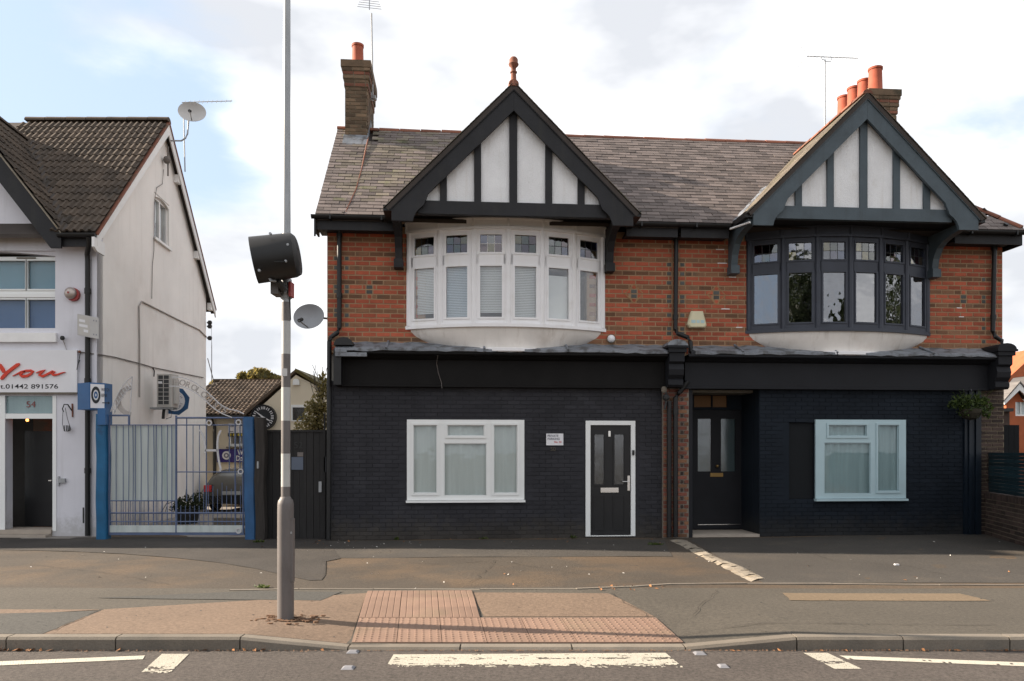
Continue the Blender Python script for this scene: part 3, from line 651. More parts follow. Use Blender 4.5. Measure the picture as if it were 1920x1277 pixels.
# ---- walls, floors, roof decks
for hh, x0, x1, bay in ((house1, SL, SM, BAYS[0]), (house2, SM, SR, BAYS[1])):
    b = MB(HF); walls(b, x0 + .002, x1 - .002, YW + .006, .30, 3.42, 5.74, [(bay['sc'] - 1.5, bay['sc'] + 1.5, 3.95, 5.60)]); b.build('wall', M['mortar'], hh)
    b = MB(HF)
    b.box(x0 + .004, x0 + .22, .302, 4.9, 2.9, 5.74) if hh is house1 else b.box(x1 - .22, x1 - .004, .302, 4.9, 0, 5.74)
    b.box(x0 + .004, x1 - .004, 4.9, 5.1, 0, 5.74).box(x0 + .23, x1 - .23, .31, 4.89, 2.75, 2.9).box(x0 + .23, x1 - .23, .31, 4.89, 5.6, 5.7).box(x0 + .23, x1 - .23, 3.2, 3.3, .1, 5.59)
    b.build('inner_wall', M['inside'], hh)
box('side_wall', M['brick_stock'], house1, HF, SL + .003, SL + .22, .302, 4.9, 0, 2.9)
box('party_wall', M['inside_dark'], house1, HF, SM - .11, SM + .10, .31, 4.89, 0, 5.6)
MB(HF).prism([(YW, 5.7), (4.9, 5.7), (YR, ZR - .12)], 'x', SL, SL + .2).build('gable_wall', M['brick_stock'], house1)
XV, XC = SL - .155, 9.75
MB(HF).prism([(-.33, ZE - .085), (-.33, ZE - .02), (YR, ZR - .06), (4.9, ZE - .02), (4.9, ZE - .085), (YR, ZR - .14)], 'x', XV, SM).build('roof_deck', M['dark_soffit'], house1)
hx = XC - (YR + .35)
b = MB(HF); zl, zu = ZE - .03, ZR - .06
b.add([(SM, -.33, zl), (XC - .02, -.33, zl), (XC - .02, 4.87, zl), (SM, 4.87, zl), (SM, YR, zu), (hx, YR, zu)], [(0, 1, 5, 4), (1, 2, 5), (2, 3, 4, 5), (0, 4, 3), (0, 3, 2, 1)]); b.build('roof_deck', M['dark_soffit'], house2)
# eaves boards and gutters
for hh, xa, xb in ((house1, XV - .03, GA[0]['sc'] - GW + .02), (house1, GA[0]['sc'] + GW - .02, SM), (house2, SM + .002, GA[1]['sc'] - GW - .18), (house2, GA[1]['sc'] + GW - .02, XC)):
    box('eaves_board', M['timber_black'], hh, HF, xa + .06, xb, -.30, -.275, 5.56, 5.755)
    box('eaves_soffit', M['timber_black'], hh, HF, xa + .06, xb, -.274, YW + .2, 5.60, 5.63)
    n = 10; r = .062; b = MB(HF); rings = []
    for x in (xa - .02, xb):
        rings.append([(x, -.37 + r * math.cos(math.pi + math.pi * i / n), 5.79 + r * math.sin(math.pi + math.pi * i / n)) for i in range(n + 1)] + [(x, -.37 + .8 * r * math.cos(-math.pi * i / n), 5.79 + .8 * r * math.sin(-math.pi * i / n)) for i in range(n + 1)])
    b.loft(rings).build('gutter', M['black_plastic'], hh)
    k = xa + .3
    while k < xb: box('gutter_bracket', M['black_plastic'], hh, HF, k, k + .03, -.44, -.30, 5.715, 5.80); k += .9
MB(HF).prism([(-.36, 5.42), (-.28, 5.52), (.05, 5.52), (.05, 5.75), (-.36, 5.75)], 'x', SL - .16, SL - .13).build('eaves_return', M['timber_black'], house1)
MB(HF).prism([(XC - .02, 5.55), (XC, 5.55), (XC, 5.77), (XC - .02, 5.77)], 'y', -.3, 4.8).build('eaves_board', M['timber_black'], house2)
MB(HF).box(SR - .02, XC - .03, -.29, 4.8, 5.60, 5.63).build('eaves_soffit', M['timber_black'], house2)

# ---- roof tiles
U3, V3 = (1, 0, 0), (0, YR + .35, ZR - ZE); VL = Vector(V3).length
XS = XV + .02 + 26 * .25
for hh, x0, x1 in ((house1, XV + .02, XS), (house2, XS, XC)):
    P = Pieces()
    def inside(u, v, x0=x0, x1=x1, hh=hh):
        x = x0 + u; f = v / VL; z = ZE + f * (ZR - ZE); y = -.35 + f * (YR + .35)
        if x < x0 or x >= x1 or f > .985: return False
        if hh is house2 and x > XC - .02 - (y + .35): return False
        if hh is house1 and SL + .18 < x < SL + .72 and z > 7.95: return False
        return not under_gable(x, z, -.12)
    mf = lambda u, v, x0=x0: M['slate_moss'] if (abs(x0 + u + 2.35) < 1.15 - .0 * v and random.random() < .55 and v > .4) else M['slate']
    tiles(P, HF, (x0, -.375, ZE + .0), U3, V3, .25, .122, int((x1 - x0) / .25) + 1, int(VL / .122) + 1, inside, mf, clip=(0, 99) if hh is house1 else (-9, 99))
    P.build('roof_tile', 'far_roof_tiles', hh, 230)
# hip end, gable roofs
P2 = Pieces()
tiles(P2, HF, (XC + .02, -.35, ZE), (0, 1, 0), (-(YR + .35), 0, ZR - ZE), .25, .122, 22, 30, lambda u, v: .02 + v * .7 < u < 5.22 - v * .7, lambda u, v: M['slate'])
for gi, (g, hh) in enumerate(zip(GA, (house1, house2))):
    sc, za = g['sc'], g['za']
    for sgn in (-1, 1):
        poly = [(sc, za + .05), (sc + sgn * (GW + .10), za - GW - .05), (sc + sgn * (GW + .05), za - GW - .10), (sc, za - .05)]
        yb = YR - (ZR - za) + .1
        vs = [(x, y, z) for x, z in poly for y in (-1.03,)] + [(sc, yb, za + .05), (sc + sgn * (GW + .10), -.30, za - GW - .05), (sc + sgn * (GW + .05), -.30, za - GW - .10), (sc, yb, za - .05)]
        MB(HF).add(vs, [(0, 1, 2, 3), (7, 6, 5, 4), (0, 4, 5, 1), (1, 5, 6, 2), (2, 6, 7, 3), (3, 7, 4, 0)]).build('gable_roof_deck', M['dark_soffit'], hh)
        Pq = P2 if gi else Pieces()
        O = (sc + sgn * (GW + .13), -1.05, za - GW - .07); V = (-sgn, 0, 1); vl = (GW + .12) * math.sqrt(2)
        def inn(u, v, sgn=sgn, sc=sc, za=za):
            z = za - GW - .05 + v * .7071; y = -1.05 + u
            return v < vl - .04 and u > 0.02 and roof_z(y) < z + .12 and y < 3
        tiles(Pq, HF, O, (0, 1, 0), V, .25, .122, 15, 26, inn, lambda u, v: M['slate_moss'], thick=.007, jit=.002, clip=(0, 99))
        if gi == 0: Pq.build('gable_roof_tile', 'gable_roof_tiles', hh, 60)
P2.build('gable_roof_tile', 'far_gable_roof_tiles', house2, 130)

# ---- ridge, hip and gable ridge tiles
def ridge_run(parent, p, q, r=.085, ln=.43, m='ridge'):
    p, q = Vector(p), Vector(q); n = max(1, round((q - p).length / ln)); d = (q - p).normalized()
    s = d.cross(Vector((0, 0, 1))).normalized(); up = s.cross(d)
    for i in range(n):
        a, c = p.lerp(q, i / n), p.lerp(q, (i + 1) / n); b = MB(HF); b.tint = random.random(); rings = []
        dz = random.uniform(-.008, .008)
        for t, rr in ((0, r * 1.06), (.97, r)):
            o = a.lerp(c, t); rings.append([tuple(o + s * rr * math.cos(math.pi * k / 8) * 1.15 + up * (rr * math.sin(math.pi * k / 8) + dz)) for k in range(9)])
        b.loft(rings).build('ridge_tile', M[m], parent, smooth=False)
ridge_run(house1, (XV + .01, YR, ZR - .03), (SM, YR, ZR - .05)); ridge_run(house2, (SM + .01, YR, ZR - .05), (hx, YR, ZR - .04))
ridge_run(house2, (XC - .03, -.30, ZE + .06), (hx, YR, ZR - .02), .07)
ridge_run(house1, (GA[0]['sc'], -1.03, GA[0]['za'] + .03), (GA[0]['sc'], YR - .4, GA[0]['za'] + .03), .07)
ridge_run(house2, (GA[1]['sc'], -1.03, GA[1]['za'] + .03), (GA[1]['sc'], YR - .4, GA[1]['za'] + .03), .075)
# crumpled lead valley on the left of the second gable
g = GA[1]; b = MB(HF); rings = []
for i in range(15):
    t = i / 14; z = ZE + .03 + t * (g['za'] - .55 - ZE) * .62; x = g['sc'] - (g['za'] + .03 - z); y = -.35 + (z - ZE) / (ZR - ZE) * (YR + .35); w = .075 + random.uniform(-.015, .02); e = random.uniform(.03, .06)
    rings.append([(x - w, y - .02, z + .02 + e * .3), (x, y - .03, z + e + .02), (x + w * .9, y - .01, z + .08 + e * .6), (x + w * .9, y + .1, z + .03), (x - w, y + .1, z)])
b.loft(rings).build('valley_flashing', M['lead'], house2)

# ---- timbered gables
for gi, (g, hh) in enumerate(zip(GA, (house1, house2))):
    sc, za = g['sc'], g['za']; tm = M['timber_black'] if gi == 0 else M['timber_grey']
    zb = za - 2.14; GW_ = 2.14
    def GF(x, y, z, sc=sc, za=za): return HF(sc + (x - sc) * GK_, y - (GQ - .6), za + (z - za) * GK_)
    for sgn in (-1, 1):
        X = lambda d: sc + sgn * d
        poly = [(X(.0015), za), (X(GW_), zb), (X(GW_), zb - .27), (X(GW_ - .37), zb - .27), (X(GW_ - .385), zb - .20), (X(GW_ - .42), zb - .12), (X(GW_ - .48), zb - .05), (X(GW_ - .555), zb + .01), (X(GW_ - .64), zb + .07 + .15), (X(.0015), za - .42)]
        MB(GF).prism(poly, 'y', -.655, -.60).build('bargeboard', tm, hh)
        MB(GF).prism([(X(.0), za + .012), (X(GW_ + .02), zb - .01), (X(GW_ + .02), zb - .09), (X(0), za - .07)], 'y', -.675, -.657).build('bargeboard_moulding', tm, hh)
    box('tie_beam', tm, hh, GF, sc - 1.68, sc + 1.68, -.575, -.47, za - 2.25, za - 2.02)
    cuts = [-1.95, -1.24, -.635, 0, .635, 1.22, 1.95]
    for k in range(6):
        a, c = cuts[k], cuts[k + 1]; top = lambda x: za - .33 - abs(x)
        poly = [(sc + a + .004, za - 2.05), (sc + c - .004, za - 2.05), (sc + c - .004, max(za - 2.03, top(c))), (sc + a + .004, max(za - 2.03, top(a)))]
        MB(GF).prism(poly, 'y', -.50, -.44).build('render_panel', M['render_white'], hh)
    for k in range(1, 6):
        a = cuts[k]; w = .07 if k == 3 else .062
        MB(GF).prism([(sc + a - w, za - 2.02), (sc + a + w, za - 2.02), (sc + a + w, za - .34 - abs(a + w)), (sc + a, za - .34 - abs(a)), (sc + a - w, za - .34 - abs(a - w))], 'y', -.545, -.43).build('gable_post', tm, hh)
    box('gable_soffit', M['timber_black'], hh, HF, sc - 2.0, sc + 2.0, -.80, YW + .1, 5.825, 5.86)
    MB(GF).prism([(sc - 1.9, za - 2.2), (sc + 1.9, za - 2.2), (sc, za - .35)], 'y', -.42, -.30).build('gable_backing', M['dark_soffit'], hh)
    for off in (-2.03, 1.86) if gi == 0 else (-2.09, 1.86):
        x = sc + off; w = .062
        MB(HF).prism([(YW, 5.76), (-.92, 5.76), (-.92, 5.64), (-.60, 5.60), (-.40, 5.55), (-.26, 5.47), (-.15, 5.30), (-.11, 5.12), (-.14, 5.12), (-.14, 4.99), (YW, 4.99)], 'x', x - w, x + w).build('gable_bracket', tm if gi else M['timber_black'], hh)
        box('bracket_foot', tm if gi else M['timber_black'], hh, HF, x - w - .02, x + w + .02, -.17, YW, 4.95, 5.10)
# ball finial on the first gable
MB(HF).lathe([(.10, -.05), (.085, .05), (.05, .09), (.045, .20), (.06, .21), (.06, .23), (.04, .245), (.045, .30), (.085, .34), (.09, .36), (.075, .38), (.075, .44), (.05, .475), (.0, .49)], (GA[0]['sc'], -.95, GA[0]['za'] + .05), 14).build('finial', M['ridge'], house1, smooth=True)
for sgn in (-1, 1):
    MB(HF).box(GA[0]['sc'] + sgn * (GW + .0), GA[0]['sc'] + sgn * (GW + .14), -1.01, -.3, GA[0]['za'] - GW - .10, GA[0]['za'] - GW + .0).build('gable_gutter', M['black_plastic'], house1)
    MB(HF).box(GA[1]['sc'] + sgn * (GW + .0), GA[1]['sc'] + sgn * (GW + .14), -.99, -.3, GA[1]['za'] - GW - .12, GA[1]['za'] - GW - .02).build('gable_gutter', M['black_plastic'], house2)
MB(HF).tube([(GA[1]['sc'] - GW - .05, -.97, 5.66), (GA[1]['sc'] - GW - .2, -.42, 5.70)], .018, 6).build('gutter_edge', M['trim_white'], house2)

# ---- upper brickwork
def band(k, x): return M['brick_brown'] if (k % 3) == 2 else M['brick_red']
Z0 = 3.455
for gi, (hh, x0, x1, bay) in enumerate(((house1, SL, SM, BAYS[0]), (house2, SM, SR, BAYS[1]))):
    P = Pieces(); ins = []
    decos = [hs(692), hs(1190)] if gi == 0 else [hs(1345), hs(1810)]
    for d in decos:
        for kk in (12, 13): ins.append((d, kk, M['brick_grey'], .125))
        for kk in (11, 14): ins.append((d, kk, M['brick_red'], .09))
    for q, ks in ((hs(649.5), (2, 5, 7, 9, 12, 13, 17, 19)),) if gi == 0 else ((hs(1848), (3, 6, 8, 12, 13, 17)),):
        for kk in ks: ins.append((q, kk, M['brick_grey'], .085))
    q = hs(1256) if gi == 0 else hs(1281)
    for kk in (1, 4, 5, 8, 11, 12, 15, 17, 19): ins.append((q, kk, M['brick_grey'], .10))
    if gi == 0:
        for kk in (3, 7, 8, 12, 13, 17, 19): ins.append((hs(629), kk, M['brick_grey'], .085))
    def skip(a, c, z, bay=bay):
        xm = (a + c) / 2
        return abs(xm - bay['sc']) < bay['h'] - .16 and 3.86 < z < 5.6 or abs(xm - bay['sc']) < 1.0 and z < 3.9
    lay(P, HF, x0 + .002, x1 - .002, YW, Z0, 5.60, PITCH, BLEN, band, skip, ins, .0145)
    P.build('brick', 'far_bricks', hh, 300)
    for d in decos:                                  # buff diamond of pointing round the grey headers
        if gi == 1 and d > 7 or d < -2: continue
        zc = Z0 + 13 * PITCH
        for sx in (-1, 1):
            for sz in (-1, 1):
                MB(HF).prism([(d, zc + sz * .19), (d + sx * .19, zc), (d + sx * .165, zc), (d, zc + sz * .165)], 'y', YW - .004, YW).build('diamond_edge', M['brick_buff'], hh)
b = MB(HF)
for px, py, w in ((1352, 466, .16), (1356, 493, .18), (1362, 575, .16), (1375, 515, .14), (1802, 573, .10), (1806, 590, .10), (1330, 430, .14), (1388, 612, .12)):
    x, z = hp(px, py); k = round((z - Z0) / PITCH); b.box(x - w / 2, x + w / 2, YW - .002, YW + .01, Z0 + k * PITCH - .008, Z0 + k * PITCH + .008)
b.build('white_pointing', M['trim_white'], house2, kind='stuff')

# ---- bow windows
ZS = dict(sill0=3.855, sill1=3.915, p0=4.0, p1=4.985, u0=5.165, u1=5.55, head=5.62, top=5.815)
def bow(bay, hh, frame, gi):
    A = arc(bay, bay['h'], SAG, 6); n = 6
    root = MB(HF)
    for k in range(n):
        a, c = Vector(A[k]), Vector(A[k + 1]); d = (c - a).normalized(); w = (c - a).length; st = .082 - .012 * gi
        root.seg(a, c, ZS['sill1'], ZS['p0'], -.06, .012).seg(a, c, ZS['p1'], ZS['u0'], -.06, .012).seg(a, c, ZS['u1'], ZS['head'], -.06, .012)
        root.seg(a, a + d * st, ZS['p0'], ZS['u1'], -.06, .012).seg(c - d * st, c, ZS['p0'], ZS['u1'], -.06, .012)
    for k in range(n + 1):
        a = Vector(A[k]); root.prism([(a.x + .05 * math.cos(t * math.pi / 4), a.y + .05 * math.sin(t * math.pi / 4)) for t in range(8)], 'z', ZS['sill1'], ZS['head'])
    ro = root.build('bow_window', frame, hh)
    A2 = arc(bay, bay['h'] + .05, SAG + .03, 6)
    b = MB(HF)
    for k in range(n): b.seg(A2[k], A2[k + 1], ZS['head'], ZS['top'] - .02, -.12, .0, .0).seg(A2[k], A2[k + 1], ZS['head'] - .01, ZS['head'] + .035, -.1, .035, .012).seg(A2[k], A2[k + 1], ZS['top'] - .02, ZS['top'], -.12, .03, .01)
    for k in range(n + 1):
        a = Vector(A2[k]); b.prism([(a.x + .028 * math.cos(t * math.pi / 4), a.y + .028 * math.sin(t * math.pi / 4)) for t in range(8)], 'z', ZS['head'] + .03, ZS['top'] - .01)
    b.build('cornice', M['white_paint'] if gi == 0 else frame, ro)
    b = MB(HF); A3 = arc(bay, bay['h'] + .07, SAG + .06, 24)
    b.prism(A3 + [(A3[-1][0], YW + .05), (A3[0][0], YW + .05)], 'z', ZS['sill0'], ZS['sill1']).build('sill', frame, ro)
    inside = arc(bay, bay['h'] - .1, SAG - .08, 24)
    MB(HF).prism(inside + [(inside[-1][0], YW), (inside[0][0], YW)], 'z', ZS['head'] + .01, ZS['head'] + .03).build('ceiling', M['inside'], ro)
    # bowl under the window
    b = MB(HF); rings = []
    for z, h, sg in ((3.856, 1.77, .44), (3.82, 1.765, .44), (3.74, 1.69, .425), (3.66, 1.55, .405), (3.58, 1.38, .40), (3.52, 1.24, .40), (3.485, 1.18, .41)):
        r = arc(bay, h, sg, 20); rings.append([(x, y, z) for x, y in r] + [(r[-1][0], YW + .04, z), (r[0][0], YW + .04, z)])
    b.loft(rings).build('bowl', M['cream_bowl'] if gi == 0 else M['cream_bowl'], ro, smooth=True)
    b = MB(HF); rings = []
    for z, h, sg in ((3.488, 1.17, .42), (3.478, 1.21, .46), (3.425, 1.21, .46), (3.41, 1.18, .44)):
        r = arc(bay, h, sg, 20); rings.append([(x, y, z) for x, y in r] + [(r[-1][0], YW + .04, z), (r[0][0], YW + .04, z)])
    b.loft(rings).build('bowl_moulding', M['white_paint'], ro)
    # sashes, panes, coloured glass, blinds
    for k in range(n):
        a, c = Vector(A[k]), Vector(A[k + 1]); d = (c - a).normalized(); st = .082 - .012 * gi; sa = .034 - .004 * gi
        for z0, z1, up in ((ZS['p0'], ZS['p1'], False), (ZS['u0'], ZS['u1'], True)):
            p, q = a + d * st, c - d * st
            b = MB(HF); b.seg(p, q, z0, z0 + sa, -.045, .026).seg(p, q, z1 - sa, z1, -.045, .026).seg(p, p + d * sa, z0 + sa, z1 - sa, -.045, .026).seg(q - d * sa, q, z0 + sa, z1 - sa, -.045, .026)
            b.build('sash', frame, ro)
            p, q = p + d * sa, q - d * sa; z0 += sa; z1 -= sa
            if not up:
                MB(HF).seg(p, q, z0, z1, -.014, -.008).build('pane', M['pane_old'] if gi == 0 else M['pane_mirror'], ro)
            else:
                lead = MB(HF); w = (q - p).length
                for i in range(3):
                    for j in range(2):
                        s0, s1 = p + d * (w * i / 3 + .004), p + d * (w * (i + 1) / 3 - .004); za_, zb_ = z0 + (z1 - z0) * j / 2 + .004, z0 + (z1 - z0) * (j + 1) / 2 - .004
                        mm = M['stain_glass'] if gi == 0 else M['stain_bright']
                        MB(HF).seg(s0, s1, za_, zb_, -.014, -.008).build('stained_pane', mm[(i * 2 + j * 3 + k * 5 + random.randint(0, 2)) % 6], ro)
                for i in (1, 2): lead.seg(p + d * (w * i / 3 - .004), p + d * (w * i / 3 + .004), z0, z1, -.016, -.004)
                lead.seg(p, q, (z0 + z1) / 2 - .004, (z0 + z1) / 2 + .004, -.016, -.005); lead.build('lead_came', M['ac_dark'] if k != 2 or gi else M['trim_white'], ro)
            if not up and gi == 0 and k < 5:
                if k == 4:
                    MB(HF).seg(p - d * .05, q + d * .05, z0 - .02, z1 - .12, -.066, -.062).build('blind', M['blind'], ro)
                else:
                    b = MB(HF); z = z0 + (.10, .0, .09, .0)[k]
                    while z < z1 + .02: b.seg(p - d * .06, q + d * .06, z, z + .0225, -.066, -.063); z += .030
                    b.build('blind', M['blind'], ro, kind='stuff')
        if gi == 1 and k in (4, 5):
            MB(HF).seg(c - d * .17, c - d * .10, ZS['p0'], ZS['p1'], -.12, -.115).build('curtain', M['blind'], ro)
    return ro
bow(BAYS[0], house1, M['white_paint'], 0)
bow(BAYS[1], house2, M['bay_grey'], 1)

# ---- lead capped shop fascias
def ledge(parent, x0, x1, seed):
    rn = random.Random(seed); b = MB(HF); n = int((x1 - x0) / .16); rings = []
    for i in range(n + 1):
        x = x0 + (x1 - x0) * i / n; e = rn.uniform(-.012, .014); f = rn.uniform(-.012, .012)
        rings.append([(x, YW + .02, 3.63 + f), (x, YW - .02, 3.61 + f), (x, -.10, 3.555 + f * .6), (x, -.34, 3.475 + e * .5), (x, -.385, 3.45 + e), (x, -.385, 3.405 + e * 1.3), (x, -.37, 3.40 + e), (x, YW, 3.40)])
    b.loft(rings).build('lead_flashing', M['lead'], parent)
    k = x0 + .9
    while k < x1 - .2:
        b = MB(HF); b.tube([(k, YW, 3.635), (k, -.33, 3.49), (k, -.392, 3.455), (k, -.392, 3.415)], .022, 8).build('lead_roll', M['lead'], parent); k += rn.uniform(1.5, 1.9)
ledge(house1, hs(634), hs(1247), 3); ledge(house2, hs(1292), hs(1868), 4)
for hh, xa, xb, m in ((house1, hs(632, .25), hs(1250, .25), 'fascia_black'), (house2, hs(1288, .25), hs(1872, .25), 'navy_fascia')):
    MB(HF).prism([(YW, 3.40), (-.36, 3.40), (-.36, 3.365), (-.33, 3.345), (-.26, 3.335), (-.20, 3.30), (-.13, 3.275), (-.13, 2.83), (-.14, 2.825), (-.14, 2.79), (.0, 2.79)], 'x', xa, xb).build('shop_fascia', M[m], hh)
def console(parent, xa, xb, m, ztop=3.62):
    MB(HF).prism([(.0, 2.80), (-.30, 2.80), (-.34, 2.84), (-.34, 2.92), (-.31, 2.95), (-.37, 3.02), (-.39, 3.12), (-.36, 3.22), (-.42, 3.26), (-.42, 3.42), (0, 3.42)], 'x', xa + .03, xb - .03).build('console_bracket', m, parent)
    b = MB(HF); b.box(xa + .0, xb - .0, -.46, YW, 3.425, 3.50).box(xa - .03, xb + .03, -.49, YW, 3.503, 3.545); b.build('console_cap', m, parent)
    n = 8; xm, hw = (xa + xb) / 2, (xb - xa) / 2 + .02
    MB(HF).prism([(xm + hw * math.cos(math.pi * i / n), 3.548 + (ztop - 3.53) * math.sin(math.pi * i / n)) for i in range(n + 1)], 'y', -.47, YW).build('console_hood', M['lead'] if parent is house1 else m, parent)
console(house1, hs(1252, .4), hs(1286, .4), M['navy_fascia'], 3.64); console(house2, hs(1868, .4), hs(1900, .4), M['navy_fascia'], 3.64)
MB(HF).prism([(hs(640, .3) + .17 * math.cos(math.pi * i / 8) + .05, 3.50 + .14 * math.sin(math.pi * i / 8)) for i in range(9)], 'y', -.4, YW).build('console_hood', M['black'], house1)
MB(HF).box(hs(626, .3), hs(640, .3), -.34, 0, 2.80, 3.45).build('console_bracket', M['black'], house1)
b = MB(HF); x = hs(630, .3); b.box(x, x + .55, -.40, -.30, 3.30, 3.37).box(x, x + .2, -.41, -.29, 3.37, 3.41); b.build('loose_lead', M['lead'], house1)

# ---- ground floor of the first house
gw = [hs(763), hs(983), hz(870, 942), hz(870, 787)]; gd = [hs(1098), hs(1191), 0.03, hz(1145, 789)]
XG0, XG1 = SL, hs(1241)
b = MB(HF); walls(b, XG0, XG1, .010, .28, -.1, 2.9, [tuple(gw), tuple(gd)]); b.build('shop_wall', M['wall_black'], house1)
P = Pieces()
def skipg(a, c, z): return (c > gw[0] - .0 and a < gw[1] and gw[2] < z < gw[3]) or (c > gd[0] and a < gd[1] and gd[2] < z < gd[3])
lay(P, HF, XG0 + .01, XG1, .002, .0, 2.86, .0775, .235, lambda k, x: M['wall_black'], skipg, None, .005, .02, jit=.0012)
P.build('painted_brick', 'painted_bricks', house1, 0)
def prect(a, y0, c, y1): return (hs(a), hs(c), hz((a + c) / 2, y1), hz((a + c) / 2, y0))   # pixel box -> x0 x1 z0 z1
def window(parent, outer, panes, fm, cm, sashes=(), yo=.0, name='window', sill=True, glassm='pane'):
    b = MB(HF); walls(b, outer[0], outer[1], yo, yo + .07, outer[2] + (.045 if sill else 0), outer[3], panes); ro = b.build(name, fm, parent)
    for p in panes:
        s = .036
        if p in sashes:
            b = MB(HF); walls(b, p[0] - s, p[1] + s, yo - .018, yo - .002, p[2] - s, p[3] + s, [p]); b.build('sash', fm, ro)
        b = MB(HF); walls(b, p[0] + .002, p[1] - .002, yo + .012, yo + .028, p[2] + .002, p[3] - .002, [(p[0] + .014, p[1] - .014, p[2] + .014, p[3] - .014)]); b.build('glazing_bead', fm, ro)
        box('pane', M[glassm], ro, HF, p[0] - .002, p[1] + .002, yo + .03, yo + .036, p[2] - .002, p[3] + .002)
    if sill: box('sill', fm, ro, HF, outer[0] - .015, outer[1] + .015, yo - .06, yo + .07, outer[2], outer[2] + .04)
    if cm:
        b = MB(HF); nx = 60; x0, x1 = outer[0] + .04, outer[1] - .04
        pts = [(x0 + (x1 - x0) * i / nx, yo + .06 + .012 * math.sin(i * 1.1) + .01 * math.sin(i * .37 + 1)) for i in range(nx + 1)]
        b.loft([[(x, y, z) for x, y in pts] for z in (outer[2] + .05, outer[3] - .03)], False, False).build('net_curtain', cm, ro, smooth=True)
    return ro
p1 = [prect(775, 797, 819.5, 925), prect(838.5, 797, 908, 818), prect(832.5, 831, 912.5, 930), prect(925.5, 797, 970, 925)]
window(house1, gw, p1, M['upvc'], M['curtain'], (p1[0], p1[1], p1[3]), yo=-.012)
# the black front door
b = MB(HF); walls(b, gd[0], gd[1], -.01, .09, gd[2], gd[3], [prect(1107, 797, 1183, 1004)]); dr = b.build('door_frame', M['upvc'], house1)
lf = prect(1107, 797, 1183, 1004); gl = [prect(1114.5, 814, 1134, 909), prect(1152, 814, 1171.5, 909)]
b = MB(HF); walls(b, lf[0] + .004, lf[1] - .004, .03, .075, lf[2] + .004, lf[3] - .004, gl); b.build('door', M['black'], dr)
for g_ in gl + [prect(1114.5, 931, 1134, 993), prect(1152, 931, 1171.5, 993)]:
    b = MB(HF); walls(b, g_[0] - .02, g_[1] + .02, .018, .031, g_[2] - .02, g_[3] + .02, [(g_[0] + .008, g_[1] - .008, g_[2] + .008, g_[3] - .008)]); b.build('door_moulding', M['black'], dr)
for g_ in gl:
    box('door_pane', M['pane_dull'], dr, HF, g_[0], g_[1], .045, .05, g_[2], g_[3]); box('door_blind', M['inside_dark'], dr, HF, g_[0] - .01, g_[1] + .01, .09, .1, g_[2], g_[3])
l = prect(1126.5, 914.5, 1160, 923.5); MB(HF).box(l[0], l[1], .012, .03, l[2], l[3]).box(l[0] + .02, l[1] - .02, .002, .0119, l[2] + .02, l[3] - .015).build('letterbox', M['chrome'], dr)
h = prect(1177, 892, 1181.5, 920); b = MB(HF); b.box(h[0], h[1], .016, .03, h[2], h[3]); x, z = hp(1179, 903); b.tube([(x, .02, z), (x, -.03, z), (x - .03, -.035, z), (x - .13, -.035, z)], .009, 8); b.build('door_handle', M['chrome'], dr)
k_ = prect(1141, 808, 1145, 818.5); MB(HF).box(*k_[:2], .01, .03, *k_[2:]).build('knocker', M['chrome'], dr)
k_ = prect(1185, 844, 1189, 853.5); MB(HF).box(*k_[:2], -.035, -.011, *k_[2:]).build('doorbell', M['black'], dr)
text('50', .105, (hs(1031.5), -.012, hz(1040, 845.5)), HF, M['worn_brass'], house1, .004, sx=1.0, name='house_number')
MB(HF).tube([(hs(822), -.34, 3.37), (hs(819), -.145, 3.22), (hs(822), -.142, 3.05), (hs(828), -.142, 2.86), (hs(829), -.15, 2.76)], .006, 5).build('loose_cable', M['cable'], house1)

# ---- brick pier and pipes between the shops
b = MB(HF); b.box(hs(1241) + .002, hs(1290) - .002, -.055, .28, -.1, 2.8).build('pier', M['mortar_pale'], house1)
P = Pieces(); lay(P, HF, hs(1241) + .004, hs(1290) - .004, -.066, .0, 2.78, .0775, .232, lambda k, x: M['brick_pier'] if k % 3 else M['brick_brown'], None, [(hs(1277), k, M['brick_dark'], .07) for k in range(1, 34, 2)], .011, .03)
P.build('pier_brick', 'pier_bricks', house1, 150)
b = MB(HF); x = hs(1255, .15); b.tube([(x, -.14, 0.02), (x, -.14, 2.55)], .045, 10).build('downpipe', M['black_plastic'], house1)
x = hs(1267, .15); b = MB(HF); b.tube([(x, -.14, 0.02), (x, -.14, 2.62), (x + .06, -.15, 2.70), (x + .22, -.18, 2.92)], .045, 10); b.tube([(x, -.14, 2.3), (x, -.14, 2.42)], .056, 10); b.build('downpipe', M['black_plastic'], house1)
b = MB(HF); b.tube([(hs(1244, .2), -.17, 2.8), (hs(1249, .2), -.2, 2.7), (hs(1250, .2), -.17, 2.55), (hs(1246, .2), -.2, 2.4)], .02, 6); b.ico((hs(1250, .2), -.16, 2.62), .07, 8, 5); b.build('pipe_stub', M['cable_dark'], house1)
MB(HF).ico((hs(1246, .2), -.18, 2.76), .06, 8, 5, (1, .7, 1.2)).build('torn_sealant', M['kerb'], house1)
def pipe(parent, pts, r=.042, name='downpipe', collars=()):
    b = MB(HF); b.tube(pts, r, 10)
    for c in collars: b.tube([(c[0], c[1], c[2]), (c[0], c[1], c[2] + .09)], r * 1.28, 10)
    return b.build(name, M['black_plastic'], parent, smooth=True)
def X_(px): return hs(px, .05)
z_ = lambda py: hz(640, py)
pipe(house1, [(X_(648), -.33, z_(408)), (X_(647), -.30, z_(420)), (X_(637), -.04, z_(437)), (X_(636), -.03, z_(446)), (X_(636), -.03, z_(616)), (X_(633), -.05, z_(624)), (X_(621), -.08, z_(634)), (X_(618), -.08, z_(642)), (X_(617), -.10, .02)], collars=[(X_(636), -.03, z_(446)), (X_(636), -.03, z_(560))])
